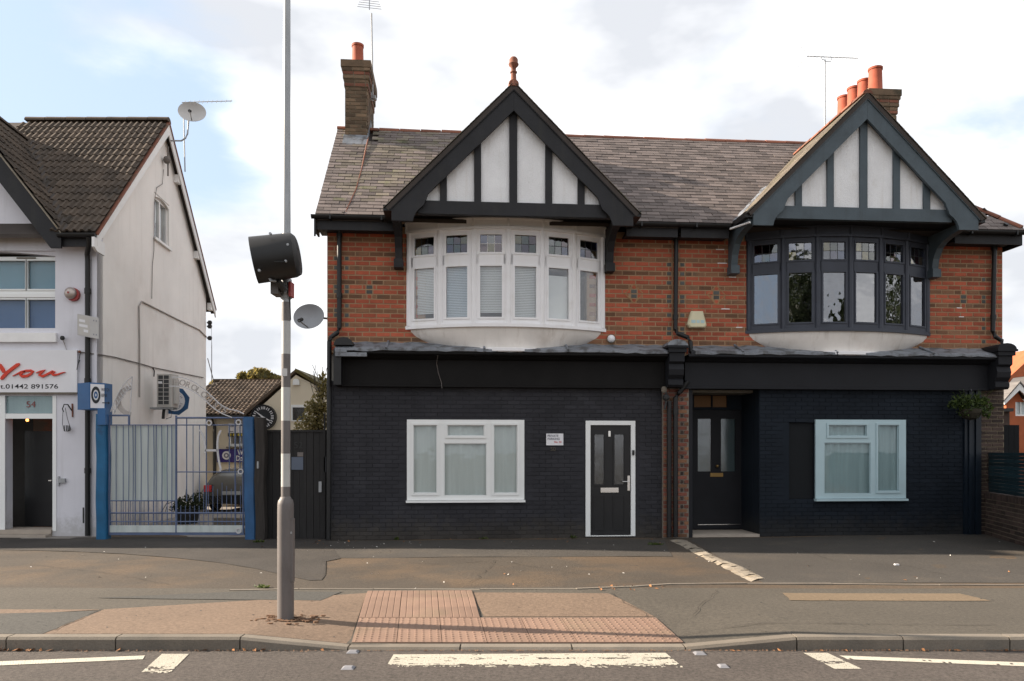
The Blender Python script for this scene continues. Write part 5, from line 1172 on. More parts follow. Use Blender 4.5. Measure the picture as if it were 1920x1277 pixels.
ch = thing('cable_hook', 'rusty hook with dangling cord at the end of the white shop sign', 'hook', LF(lx(151), 0, lz(660))); MB(LF).ico((lx(151), -.04, lz(660)), .028, 8, 5).build('knob', M['ridge'], ch); MB(LF).tube([(lx(153), -.05, lz(662)), (lx(151), -.06, lz(676)), (lx(147), -.06, lz(694)), (lx(149), -.06, lz(684)), (lx(152), -.05, lz(676))], .008, 5).build('cord', M['cable_dark'], ch)
# air conditioner
ay, az = ls(318, 735); acu = thing('air_conditioner', 'grey box air conditioner on brackets high on the white side wall', 'air conditioner', LF(0, ay, az))
y0, y1 = ls(331, 730)[0] - .02, ls(331, 730)[0] + .38; d0_ = 14.4 + y0; xw = -7.89 - .097 * y0
xa_ = wx(293.5, d0_) - xw; xb_ = wx(322, d0_) - xw; y0 -= 0; xa_ = .06; 
fy = ls(293.5, 730)[0]; zt_, zb_ = EYE + (CY - 701) / FPX * (14.4 + fy + .5), EYE + (CY - 763) / FPX * (14.4 + fy + .5)
ux = (wx(293.5, 14.4 + fy + .0) - (-7.89 - .097 * fy))
def AF(x, y, z): return Vector((wx(294, 17.0) + x, 17.0 + y, z))
zt_, zb_ = wz(701, 17.0), wz(763, 17.0); wd = wx(322, 17.0) - wx(294, 17.0)
box('casing', M['ac'], acu, AF, 0, wd, 0, .34, zb_, zt_); box('grille', M['ac_dark'], acu, AF, .03, wd - .05, -.006, -.0005, zb_ + .05, zt_ - .03)
b = MB(AF)
for i in range(8): z = zb_ + .05 + (zt_ - zb_ - .08) * i / 7; b.box(.03, wd - .05, -.016, -.007, z - .006, z + .006)
for x in (.03, wd * .46, wd - .05): b.box(x - .006, x + .006, -.02, -.0065, zb_ + .05, zt_ - .03)
b.build('grille_bars', M['ac'], acu); box('badge', M['sign_white'], acu, AF, .04, .13, -.024, -.0205, zt_ - .22, zt_ - .17)
MB(AF).prism([(.10, zb_ + .08), (.28, zb_ + .08), (.28, zt_ - .14), (.10, zt_ - .10)], 'x', wd + .001, wd + .05).build('side_cover', M['ac'], acu)
for y in (.04, .26): MB(AF).box(-.42, wd, y, y + .035, zb_ - .045, zb_ - .005).build('bracket', M['galv'], acu)
MB(AF).tube([(.08, .2, zb_), (.06, .2, zb_ - .12), (.05, .2, zb_ - .26)], .035, 8).tube([(.10, .2, zb_), (.24, .22, zb_ - .1), (.22, .22, zb_ - .22), (.10, .22, zb_ - .26)], .008, 5).build('pipework', M['cable_dark'], acu)
# half round dial sign standing off the wall
hd = thing('dial_sign', 'blue and white round dial sign half hidden behind the air conditioner', 'sign', LF(.0, 3.6, 2.4))
def DF(x, y, z): return Vector((wx(328, 18.2) + x, 18.2 + y, z))
zc = wz(752, 18.2); r = 27 / FPX * 18.2
b = MB(DF); b.prism([(r * 1.02 * math.cos(t * math.pi / 4 + .25), zc + r * 1.0 * math.sin(t * math.pi / 4 + .25)) for t in range(8)], 'y', 0, .03); b.build('plate', M['blue_gloss'], hd); MB(DF).disc((0, zc), r * .70, -.01, -.0005, 24).build('ring', M['sign_white'], hd)
MB(DF).disc((0, zc), r * .34, -.02, -.0105, 20, hole=.5).build('dial', M['blue_box'], hd)
for i, c in enumerate('WATCH'):
    t = R(125 - i * 22); text(c, .085, (r * .48 * math.cos(t) - .02, -.012, zc + r * .48 * math.sin(t)), DF, M['print_grey'], hd, .001, xdir=(math.sin(t), 0, -math.cos(t)), up=(math.cos(t), 0, math.sin(t)))
for i, c in enumerate('DOCTORS'):
    t = R(-140 + i * 19); text(c, .08, (r * .62 * math.cos(t) - .02, -.012, zc + r * .62 * math.sin(t)), DF, M['print_grey'], hd, .001, xdir=(-math.sin(t), 0, math.cos(t)), up=(-math.cos(t), 0, -math.sin(t)))

# satellite dishes and aerials
def dish(name, label, c, rx, rz, face, m, arm_to, mast):
    t = thing(name, label, 'satellite dish', arm_to); f = Vector(face).normalized(); s = f.cross(Vector((0, 0, 1))).normalized(); u = s.cross(f); c = Vector(c); b = MB(WF); rings = []
    for k in (0, .35, .7, 1.0): rings.append([tuple(c + s * rx * k * math.cos(i * math.pi / 14) + u * rz * k * math.sin(i * math.pi / 14) - f * .09 * (1 - k * k)) if k else tuple(c - f * .09 + s * .001 * math.cos(i) + u * .001 * math.sin(i)) for i in range(28)])
    rings += [[tuple(Vector(p) - f * .012) for p in r] for r in rings[::-1]]
    b.loft(rings, True, False).build('reflector', m, t, smooth=True)
    lo = c - u * rz * .9; tip = c + f * .34 - u * rz * .75
    MB(WF).tube([tuple(lo), tuple(tip)], .013, 6).build('feed_arm', M['galv'], t); MB(WF).tube([tuple(tip), tuple(tip - f * .10 + u * .05)], .035, 8).build('receiver', M['cable_dark'], t)
    MB(WF).tube([tuple(Vector(p)) for p in mast], .02, 8).build('mast', M['galv'], t); return t
Yd = 17.9; ap = LF(.14, RY, RZ)
dish('satellite_dish', 'pale round satellite dish on a bent pole above the white shop gable', (wx(360, Yd), Yd, wz(209, Yd)), .315, .245, (.25, -1, .12), M['dish_pale'], LF(.14, RY, RZ - .3), [(wx(320, Yd), Yd, wz(264, Yd)), (wx(340, Yd), Yd, wz(264, Yd)), (wx(348, Yd), Yd, wz(259, Yd)), (wx(351, Yd), Yd + .02, wz(250, Yd)), (wx(351, Yd), Yd + .1, wz(212, Yd))])
dish('satellite_dish', 'grey oval satellite dish on the side wall of the brick house by the striped post', (wx(578.5, 13.9), 13.9, wz(593, 13.9)), .305, .232, (-.22, -1, .10), M['dish'], HF(SL, .4, 4.1), [(wx(592, 13.95), 14.02, wz(594, 13.95)), tuple(HF(SL + .01, .4, wz(595, 14)))])
def yagi(name, label, mast, boom0, boom1, n, el, eldir, fan=True, r=.012):
    t = thing(name, label, 'aerial', mast[0]); MB(WF).tube(mast, .016, 8).build('mast', M['galv'], t); a, c = Vector(boom0), Vector(boom1)
    MB(WF).tube([tuple(a), tuple(c)], .010, 6).build('boom', M['galv'], t); ed = Vector(eldir).normalized()
    for i in range(n): p = a.lerp(c, (i + .7) / n); e = el * (1.25 - .5 * i / n); MB(WF).tube([tuple(p - ed * e), tuple(p + ed * e)], .0055, 5).build('element', M['galv'], t)
    if fan:
        d = (a - c).normalized(); u = d.cross(ed).normalized()
        for sg_ in (-1, 1):
            for k in (0, 1, 2): q = a + d * .02 * k + u * sg_ * (.06 + .07 * k) - d * (.02 + .05 * k) * -1; MB(WF).tube([tuple(q - ed * el * 1.2), tuple(q + ed * el * 1.2)], .008, 5).build('reflector_rod', M['galv'], t)
    return t
Y1 = 18.4
yagi('aerial', 'thin aerial with a row of short rods beside the pale dish on the white shop', [(wx(347, Y1), Y1, wz(322, Y1)), (wx(345.5, Y1), Y1, wz(262, Y1)), (wx(344, Y1), Y1, wz(192, Y1))], (wx(341, Y1), Y1, wz(192, Y1)), (wx(438, Y1 - .2), Y1 - .3, wz(200, Y1)), 11, .055, (.1, .5, 1), False)
Y2 = 16.2
yagi('aerial', 'tall aerial mast beside the single pot chimney, cut by the top of the picture', [(wx(699, Y2), Y2, wz(190, Y2)), (wx(698, Y2), Y2, wz(100, Y2)), (wx(696.5, Y2), Y2, wz(25, Y2))], (wx(696, Y2), Y2 - .2, wz(28, Y2)), (wx(691, Y2), Y2 + .1, wz(-22, Y2)), 8, .20, (1, .15, -.03), False)
MB(WF).box(wx(694, Y2) - .03, wx(694, Y2) + .12, Y2 - .05, Y2 + .03, wz(186, Y2), wz(180, Y2)).box(wx(692, Y2) - .03, wx(692, Y2) + .05, Y2 - .05, Y2 + .03, wz(188, Y2), wz(172, Y2)).build('mast_clamp', M['galv'], c1)
Y3 = 16.9
yagi('aerial', 'aerial with a slanting boom on a pole left of the four red chimney pots', [(wx(1547, Y3), Y3, wz(255, Y3)), (wx(1547, Y3), Y3, wz(112, Y3))], (wx(1516, Y3), Y3 + .1, wz(101, Y3)), (wx(1601, Y3), Y3 - .2, wz(118, Y3)), 14, .065, (.1, .7, .7), True)
MB(WF).tube([(wx(1547, Y3), Y3, wz(113, Y3)), (wx(1541, Y3), Y3, wz(111, Y3)), (wx(1540, Y3), Y3, wz(106, Y3))], .008, 5).tube([(wx(1547, Y3), Y3, wz(115, Y3)), (wx(1558, Y3), Y3, wz(116, Y3)), (wx(1559, Y3), Y3, wz(110, Y3))], .008, 5).build('boom_clamp', M['galv'], [o for o in bpy.data.objects if o.name.startswith('aerial') and o.get('label', '').startswith('aerial with a slanting')][0])

# small things on the brick houses' front
al = thing('alarm_box', 'cream trapezoid alarm box on the brickwork beside the middle drainpipe', 'alarm box', HF(hs(1305), YW, hz(1305, 600)))
def tz(px, py): return hp(px, py)
pl = [tz(1295, 584), tz(1317, 584), tz(1324, 610), tz(1321, 615), tz(1292, 615), tz(1288, 609)]
c = Vector((sum(p[0] for p in pl) / 6, sum(p[1] for p in pl) / 6))
MB(HF).loft([[(x, YW - .002, z) for x, z in pl], [(x, -.03, z) for x, z in pl], [(c.x + (x - c.x) * .86, -.055, c.y + (z - c.y) * .86) for x, z in pl]]).build('cover', M['alarm'], al)
for a, q in ((1294.5, 1302.5), (1304.5, 1310), (1312, 1319)): MB(HF).box(hs(a), hs(q), -.058, -.0553, hz(1305, 606.5), hz(1305, 601)).build('faded_print', M['alarm_print'], al)
vl = thing('wall_lamp', 'small round white bulkhead lamp on the brickwork right of the white bow window', 'lamp', HF(hs(1147), YW, hz(1147, 635))); MB(HF).disc((hs(1147), hz(1147, 635)), .085, YW - .03, YW - .001, 18).build('base', M['mortar_dark'], vl); MB(HF).ico((hs(1146), -.0, hz(1147, 635)), .072, 14, 8).build('dome', M['white_paint'], vl, smooth=True)
pk = thing('parking_sign', 'small white private parking sign above the number 50', 'sign', HF(hs(1040), 0, hz(1040, 835)))
s_ = prect(1024, 813, 1056, 835); box('plate', M['sign_white'], pk, HF, s_[0], s_[1], -.016, -.006, s_[2], s_[3])
for i, (tx, m_, sz, dx) in enumerate((('PRIVATE', 'print_grey', .058, .022), ('PARKING', 'print_grey', .058, .022), ('No. 50', 'print_red', .05, .15))): text(tx, sz, (s_[0] + dx, -.018, s_[3] - .062 - .056 * i), HF, M[m_], pk, .0008, sx=.95, bold=.0012)
hb = thing('hanging_basket', 'hanging basket of trailing green leaves on the navy wall beside the right end pier', 'hanging basket', HF(hs(1822, .35), -.35, 2.2))
bx, bz = hs(1820, .35), hz(1820, 772, .35); b = MB(HF); b.loft([[(bx + r * math.cos(i * math.pi / 9), -.35 + r * math.sin(i * math.pi / 9), bz + z) for i in range(18)] for r, z in ((.02, -.16), (.13, -.12), (.19, -.03), (.20, .04), (.17, .05))]); b.build('basket', M['basket'], hb)
b = MB(HF); b.tube([(bx, .0, bz + .36), (bx, -.36, bz + .42), (bx, -.38, bz + .38)], .012, 6)
for t in range(3): b.tube([(bx + .19 * math.cos(t * 2.1), -.35 + .19 * math.sin(t * 2.1), bz + .04), (bx, -.36, bz + .39)], .005, 5)
b.build('bracket', M['iron'], hb)
rn = random.Random(5); b = MB(WF); w_ = lambda dx, dz: tuple(HF(bx + dx, -.37, bz + dz)); leaves(b, [(w_(0, .16), (.26, .2, .16)), (w_(-.22, .18), (.2, .16, .14)), (w_(.2, .12), (.22, .16, .16)), (w_(-.34, .12), (.10, .1, .1)), (w_(0, .0), (.30, .2, .12)), (w_(.30, .0), (.1, .1, .14))], 900, .07, rn, .4); b.build('foliage', M['leaf_basket'], hb)
b = MB(WF)
for _ in range(26):
    p = HF(bx + rn.uniform(-.3, .3), -.37 + rn.uniform(-.1, .1), bz + .2); q = p + Vector((rn.uniform(-.18, .18), rn.uniform(-.1, .1), rn.uniform(.08, .24))); b.tube([tuple(p), tuple(p.lerp(q, .6) + Vector((0, 0, .02))), tuple(q)], .004, 4)
b.build('stems', M['leaf_basket'], hb)

# ================================================================== GATEWAY BETWEEN THE BUILDINGS
YG = 13.9
gx = lambda px: wx(px, YG)
gzz = lambda py: wz(py, YG)
def post(name, label, xa, xb, ztop, m, lean=0.0, cap=None):
    t = thing(name, label, 'gate post', (gx((xa + xb) / 2), YG, 0)); w = (gx(xb) - gx(xa)) / 2; x = gx((xa + xb) / 2)
    b = MB(WF); rings = []
    for i in range(7):
        f = i / 6; z = -.05 + (ztop + .05) * f; rings.append([(x + lean * (1 - f) + dx * w + .006 * math.sin(i * 2.1), YG + dy * w + .004 * math.cos(i * 1.7), z) for dx, dy in ((-1, -.8), (-.8, -1), (.8, -1), (1, -.8), (1, 1), (-1, 1))])
    b.loft(rings).build('shaft', m, t); return t
p1_ = post('gate_post', 'bright blue gate post under the projecting sign box', 184, 203, 2.30, M['blue_bright'])
MB(WF).box(gx(190), gx(204.5), YG - .13, YG + .11, gzz(797), gzz(766)).build('post_head', M['blue_box'], p1_)
post('gate_post', 'flaking dark blue gate post beside the black timber fence', 459, 479, gzz(782), M['blue_gloss'], .03)
gt = thing('gate', 'blue iron double gate with thin vertical bars and a curved lettered arch', 'gate', (gx(330), YG, 0))
bar = lambda pts, r, name='bar', m='blue_bar', n=6: MB(WF).tube([(gx(x), YG, gzz(y)) for x, y in pts], r, n).build(name, M[m], gt)
for (a, c, y, r) in ((204, 460, 797, .012), (331, 460, 783.5, .019), (204, 244, 779, .019), (331, 460, 885, .012), (204, 332, 939, .012), (205, 460, 962, .016), (205, 460, 978, .012)): bar([(a, y), (c, y)], r, 'rail')
for x in (205, 330.5): bar([(x, 779), (x, 1000)], .020, 'stile')
bar([(456, 783), (456, 1000)], .018, 'stile'); bar([(242, 779), (242, 797)], .022, 'stile')
for x in (218, 231, 241, 249, 254, 264, 278, 288, 293, 303, 314, 322): bar([(x, 797), (x + random.uniform(-1, 1), 870), (x, 992)], .0075)
for x in (350, 362, 374): bar([(x, 783 if x == 350 else 797), (x, 885), (x, 940)], .011 if x == 350 else .008)
for x in (430, 440.5, 450): bar([(x, 797), (x, 885)], .010)
bar([(441, 783), (441, 1000)], .013); bar([(387, 783), (387, 962)], .012)
for i in range(29): x = 210 + i * 8.6; bar([(x, 940 if x < 332 else (948 if x < 380 else 905 + (i % 3) * 6)), (x, 988)], .0065)
MB(WF).box(gx(205), gx(457), YG - .012, YG + .004, gzz(998), gzz(985)).build('kick_plate', M['sheet'], gt); MB(WF).box(gx(205), gx(458), YG - .02, YG + .02, gzz(1003), gzz(998.5)).build('bottom_rail', M['blue_bar'], gt)
MB(WF).box(gx(207), gx(328), YG + .03, YG + .036, gzz(939), gzz(798.5)).build('backing_sheet', M['sheet'], gt)
# pale clock-hand scroll on the right leaf
def ribbon(pts, w, name='scroll'):
    b = MB(WF); n = len(pts)
    for i in range(n - 1):
        (x0, y0), (x1, y1) = pts[i], pts[i + 1]; d = math.hypot(x1 - x0, y1 - y0); ox, oy = -(y1 - y0) / d * w, (x1 - x0) / d * w
        b.prism([(gx(x0 + ox), gzz(y0 + oy)), (gx(x1 + ox), gzz(y1 + oy)), (gx(x1 - ox), gzz(y1 - oy)), (gx(x0 - ox), gzz(y0 - oy))], 'y', YG - .03, YG - .018)
    b.build(name, M['white_scroll'], gt)
ribbon([(375, 806), (380, 813), (384, 825), (386, 840), (386, 850)], 1.6); ribbon([(415, 807), (410, 818), (408.5, 832), (409, 846), (411, 862), (415, 880), (413, 884)], 1.8); ribbon([(386, 844.5), (409, 844.5)], 2.0)
for x, y in ((393, 793), (448, 792), (448, 995), (452, 884)):
    MB(WF).disc((gx(x), gzz(y)), .055, YG - .03, YG - .02, 10, hole=.6).build('rosette', M['white_scroll'], gt)
# lettered arch
def along(P_, t):
    ls_ = [math.dist(P_[i], P_[i + 1]) for i in range(len(P_) - 1)]; d = t * sum(ls_)
    for i, l in enumerate(ls_):
        if d <= l or i == len(ls_) - 1: f = d / l; return (P_[i][0] * (1 - f) + P_[i + 1][0] * f, P_[i][1] * (1 - f) + P_[i + 1][1] * f)
        d -= l
def archp(t): 
    P_ = [(322, 707), (345, 708), (366, 717), (384, 730), (398, 743), (412, 757), (428, 767), (446, 770), (458, 776)]
    return along(P_, t)
def archq(t):
    P_ = [(318, 724), (342, 725), (358, 731), (374, 741), (388, 753), (402, 766), (418, 776), (436, 783)]
    return along(P_, t)
ribbon([archp(i / 16) for i in range(17)], .9, 'arch_rail'); ribbon([archq(i / 16) for i in range(17)], .9, 'arch_rail')
for i, ch_ in enumerate('HOROLOGISTS'):
    t = .06 + i * .079; x0, y0 = archq(t); x1, y1 = archq(t + .03); d = math.hypot(x1 - x0, y1 - y0); dx, dz = (x1 - x0) / d, -(y1 - y0) / d
    text(ch_, .15, (gx(x0), YG - .025, gzz(y0 - 2.2)), WF, M['conduit'], gt, .005, xdir=(dx, 0, dz), up=(-dz, 0, dx), bold=.002)
ribbon([(209, 772), (214, 757), (222, 740), (231, 724), (240, 713), (248, 707)], .8, 'arch_rail'); ribbon([(215, 776), (221, 762), (229, 747), (237, 735), (247, 727)], .8, 'arch_rail')
for i in range(9): t = i / 8.5; x, y = 212 + 33 * t, 764 - 52 * t ** .85; ribbon([(x, y), (x + 5.5, y + 9)], .7, 'arch_stay')
bar([(248, 706), (246, 740), (244, 779)], .012, 'arch_stay', 'white_scroll')
MB(WF).disc((gx(250), gzz(752)), .32, YG - .01, YG + .01, 20, .29, 100, 260, hole=.72).build('arch_dial', M['conduit'], gt)

# black fence, its wooden post and door
fn = thing('timber_fence', 'black vertical board fence and side door beside the brick house', 'fence', (gx(550), YG + .1, 0))
x = gx(484)
while x < gx(613):
    w = random.uniform(.115, .13); b = MB(WF); b.tint = random.random(); b.box(x, min(x + w - .006, gx(614)), YG + .06 + random.uniform(0, .008), YG + .09, .0, gzz(810)); b.build('board', M['fence_black'], fn); x += w
box('cap_rail', M['fence_black'], fn, WF, gx(484), gx(613), YG + .04, YG + .11, gzz(810) + .001, gzz(806)); box('door_jamb', M['fence_black'], fn, WF, gx(606), gx(609), YG + .03, YG + .058, 0, gzz(775))
MB(WF).box(gx(596.5), gx(602), YG + .035, YG + .0595, gzz(923), gzz(903)).build('door_handle', M['galv'], fn); MB(WF).box(gx(606.5), gx(611), YG + .03, YG + .0595, gzz(885), gzz(857)).build('lock_plate', M['iron'], fn)
text('52', .17, (gx(549), YG + .056, gzz(840.5)), WF, M['cable_dark'], fn, .002, name='house_number'); box('notice', M['paper'], fn, WF, gx(545), gx(567), YG + .05, YG + .0595, gzz(881), gzz(857)); box('notice', M['cable'], fn, WF, gx(556), gx(567), YG + .052, YG + .0595, gzz(856), gzz(848))
wp = thing('timber_post', 'rough dark timber post between the blue gate post and the black fence', 'post', (gx(492), YG, 0))
b = MB(WF); rings = []
for i in range(9): f = i / 8; z = -.05 + (gzz(782) + .05) * f; w = .085; x = gx(491.5) + .012 * math.sin(i * 1.3); rings.append([(x + dx * w * random.uniform(.92, 1.05), YG - .06 + dy * w, z + (random.uniform(-.02, .03) if i == 8 else 0)) for dx, dy in ((-1, -1), (0, -1.06), (1, -1), (1, 1), (-1, 1))])
b.loft(rings).build('shaft', M['post_wood'], wp); MB(WF).tube([(gx(489), YG - .16, gzz(865)), (gx(489), YG - .16, gzz(878))], .02, 6).build('bolt', M['galv'], wp)
MB(WF).tube([(gx(482), YG + .0, gzz(790)), (gx(482), YG + .0, gzz(990))], .022, 6).build('strap', M['galv'], wp)

# ================================================================== CREAM OUTBUILDING
YO = 22.0
ox = lambda px, Y=YO: wx(px, Y)
oz = lambda py, Y=YO: wz(py, Y)
ob = thing('outbuilding', 'low cream building with brown tiled roof behind the blue gate', 'building', (ox(500), YO, 0))
xg0, xg1, xga = ox(463), ox(640), ox(555); za_ = oz(699); ze_ = oz(778)
b = MB(WF); b.prism([(xg0 + .05, -.05), (xg1, -.05), (xg1, ze_ + .45), (xga, za_ - .06), (xg0 + .05, ze_ - .08)], 'y', YO, YO + 6); b.build('gable_wall', M['cream'], ob)
b = MB(WF); b.box(-9.9, xg0 + .05, YO + .35, YO + 6, -.05, oz(775, YO + .35)); b.build('wing_wall', M['cream'], ob)
b = MB(WF); yr = YO + 2.6; zr_ = oz(715, yr)
b.add([(-9.6, YO + .1, ze_ - .02), (xg0 + .2, YO + .1, ze_ - .02), (ox(540, yr), yr, zr_), (ox(402, yr), yr, zr_), (-9.6, YO + 5, ze_), (xg0 + 2, YO + 5, ze_)], [(0, 1, 2, 3), (3, 2, 5, 4), (0, 3, 4), (1, 5, 2)]).build('wing_roof_deck', M['dark_soffit'], ob)
P = Pieces(); V_ = (0, yr - YO - .1, zr_ - ze_); vl = Vector(V_).length
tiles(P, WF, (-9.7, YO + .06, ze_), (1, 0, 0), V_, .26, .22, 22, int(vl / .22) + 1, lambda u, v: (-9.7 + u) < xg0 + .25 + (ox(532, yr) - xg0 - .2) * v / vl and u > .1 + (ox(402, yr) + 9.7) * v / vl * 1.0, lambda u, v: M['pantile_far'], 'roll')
P.build('roof_tile', 'far_roof_tiles', ob, 110)
box('eaves_board', M['cable_dark'], ob, WF, -9.7, xg0, YO + .02, YO + .06, ze_ - .10, ze_ - .0)
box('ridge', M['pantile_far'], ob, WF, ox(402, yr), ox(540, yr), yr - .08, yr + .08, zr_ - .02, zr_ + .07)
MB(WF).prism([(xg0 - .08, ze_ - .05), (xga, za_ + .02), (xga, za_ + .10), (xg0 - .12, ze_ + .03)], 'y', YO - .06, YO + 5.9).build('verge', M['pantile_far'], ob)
MB(WF).prism([(xg1 + .1, ze_ + .38), (xga, za_ + .02), (xga, za_ + .12), (xg1 + .1, ze_ + .50)], 'y', YO - .10, YO + 5.9).build('verge', M['leaf_olive'], ob)
b = MB(WF); walls(b, ox(422), ox(476), YO + .30, YO + .348, oz(837), oz(812), [(ox(426), ox(442), oz(832), oz(814)), (ox(445), ox(460), oz(832), oz(814)), (ox(463), ox(474), oz(832), oz(814))]); fw = b.build('window', M['upvc'], ob); box('pane', M['pane'], fw, WF, ox(424), ox(475), YO + .325, YO + .33, oz(834), oz(813)); box('sill', M['kerb'], fw, WF, ox(419), ox(478), YO + .2, YO + .345, oz(840), oz(837.5)); box('dark_room', M['inside_dark'], fw, WF, ox(424), ox(475), YO + .335, YO + .34, oz(834), oz(813))
b = MB(WF); walls(b, ox(546), ox(575), YO - .03, YO - .001, oz(790), oz(759), [(ox(549), ox(572), oz(788), oz(764))]); fw = b.build('window', M['upvc'], ob); box('pane', M['pane'], fw, WF, ox(549), ox(572), YO - .016, YO - .012, oz(788), oz(764)); box('dark_room', M['inside_dark'], fw, WF, ox(549), ox(572), YO - .010, YO - .004, oz(788), oz(764))
MB(WF).tube([(ox(396), YO + .25, 0), (ox(396), YO + .25, oz(800)), (ox(394), YO + .1, oz(780))], .05, 8).build('downpipe', M['cable_dark'], ob)
ab = thing('alarm_box', 'white alarm box on the cream gable behind the striped post', 'alarm box', (ox(557), YO, oz(717))); MB(WF).prism([(ox(550.5), oz(722)), (ox(562.5), oz(722)), (ox(562), oz(714)), (ox(559), oz(711)), (ox(553), oz(711)), (ox(551), oz(714))], 'y', YO - .1, YO - .001).build('cover', M['upvc'], ab)
ck = thing('wall_clock', 'large round black clock with white numerals on the cream wall', 'clock', (ox(497), YO, oz(783)))
cxk, czk, rk = ox(496), oz(782.5), 23.5 / FPX * YO
MB(WF).disc((cxk, czk), rk, YO - .12, YO - .001, 36).build('face', M['clock_face'], ck); MB(WF).disc((cxk, czk), rk, YO - .16, YO - .121, 36, hole=.92).build('rim', M['black'], ck)
b = MB(WF)
for i in range(12):
    t = i * math.pi / 6; d = Vector((math.sin(t), math.cos(t))); s = Vector((d.y, -d.x))
    for o in ((-.028, .028) if i % 3 else (-.045, 0, .045)):
        q = [d * rk * a + s * (w + o) for a, w in ((.62, -.01), (.62, .01), (.84, .013), (.84, -.013))]; b.prism([(cxk + p.x, czk + p.y) for p in q], 'y', YO - .13, YO - .1205)
b.build('numerals', M['clock_white'], ck)
for t, ln, w in ((-52, .70, .024), (118, .62, .026)):
    t = R(t); d = Vector((math.sin(t), math.cos(t))); s = Vector((d.y, -d.x)); q = [d * -.06 - s * w, d * -.06 + s * w, d * rk * ln + s * w * .4, d * rk * ln - s * w * .4]; MB(WF).prism([(cxk + p.x, czk + p.y) for p in q], 'y', YO - .15 - (ln - .6) * .1, YO - .135).build('hand', M['clock_white'], ck)
s1 = thing('name_board', 'indigo name board with a ringed dial on the cream outbuilding', 'sign', (ox(430), YO + .3, oz(855)))
box('board', M['purple'], s1, WF, ox(400), ox(505), YO + .26, YO + .30, oz(867), oz(842)); MB(WF).disc((ox(418.5), oz(854)), .125, YO + .245, YO + .2595, 20).build('dial', M['clock_white'], s1); MB(WF).disc((ox(418.5), oz(854)), .075, YO + .235, YO + .2445, 16, hole=.5).build('dial', M['print_grey'], s1)
text('Watch', .215, (ox(439.5), YO + .255, oz(852.5)), WF, M['clock_white'], s1, .003, bold=.005, sx=.72); text('Doctors', .215, (ox(436.5), YO + .255, oz(864)), WF, M['clock_white'], s1, .003, bold=.005, sx=.72)
s2 = thing('notice_board', 'white notice with a black and yellow strip over the outbuilding window', 'sign', (ox(445), YO + .3, oz(805)))
box('board', M['sign_white'], s2, WF, ox(421), ox(480), YO + .27, YO + .299, oz(812), oz(793)); box('strip', M['clock_face'], s2, WF, ox(421), ox(480), YO + .25, YO + .2695, oz(818), oz(811.5))
for i, (x, w) in enumerate(((423, 5), (431, 6), (440, 4), (446, 5), (454, 4), (459, 3))): box('worn_lettering', M['yellow'], s2, WF, ox(x), ox(x + w), YO + .245, YO + .2495, oz(817), oz(812.5))
for i, (x, y, w) in enumerate(((425, 798, 8), (424, 808, 7), (446, 797, 12), (448, 806, 10))): box('worn_print', M['print_grey'], s2, WF, ox(x), ox(x + w), YO + .265, YO + .2695, oz(y + 1.4), oz(y))
# parked car in the yard
cr = thing('parked_car', 'dark rounded car with a red tail lamp parked behind the blue gate', 'car', (-7.55, 21.0, 0))
X, Yc = -7.45, 20.2
rings = []
for y, hw, zb, zs, zt in ((0, .70, .30, .62, .66), (.06, .78, .22, .66, .80), (.35, .80, .18, .70, 1.03), (1.0, .80, .18, .72, 1.16), (2.0, .80, .18, .72, 1.17), (2.7, .79, .18, .72, .86), (3.4, .76, .2, .66, .74), (3.6, .66, .3, .55, .6)):
    rings.append([(X - hw, Yc + y, zb), (X - hw * 1.03, Yc + y, (zb + zs) / 2), (X - hw, Yc + y, zs), (X - hw * .84, Yc + y, zt - .06), (X - hw * .6, Yc + y, zt), (X, Yc + y, zt + .02), (X + hw * .6, Yc + y, zt), (X + hw * .84, Yc + y, zt - .06), (X + hw, Yc + y, zs), (X + hw * 1.03, Yc + y, (zb + zs) / 2), (X + hw, Yc + y, zb)])
MB(WF).loft(rings).build('body', M['car_paint'], cr, smooth=True)
MB(WF).add([(X - .58, Yc + .10, .74), (X + .58, Yc + .10, .74), (X + .46, Yc + .42, 1.05), (X - .46, Yc + .42, 1.05)], [(0, 1, 2, 3)]).build('rear_window', M['car_glass_solid'], cr)
for sg_ in (-1, 1):
    MB(WF).box(X + sg_ * .66 - .1, X + sg_ * .66 + .1, Yc - .03, Yc + .12, .55, .72).build('tail_lamp', M['tail_red'], cr)
    for yy in (.75, 2.9):
        w_ = MB(WF); w_.loft([[(X + sg_ * (.66 + k * .16), Yc + yy + .29 * math.cos(t * math.pi / 9), .29 + .29 * math.sin(t * math.pi / 9)) for t in range(18)] for k in (0, 1)]); wh = w_.build('wheel', M['rubber'], cr)
box('number_plate', M['post_pale'], cr, WF, X - .25, X + .25, Yc - .062, Yc - .045, .47, .56)
MB(WF).tube([(X - .60, Yc + .09, .74), (X - .47, Yc + .43, 1.06), (X + .47, Yc + .43, 1.06), (X + .60, Yc + .09, .74)], .012, 5).build('window_seal', M['rubber'], cr)
for sg_ in (-1, 1): box('boot_seam', M['rubber'], cr, WF, X + sg_ * .55 - .006, X + sg_ * .55 + .006, Yc - .012, Yc + .03, .46, .74)
box('bumper', M['rubber'], cr, WF, X - .74, X + .74, Yc - .08, Yc + .02, .26, .44)
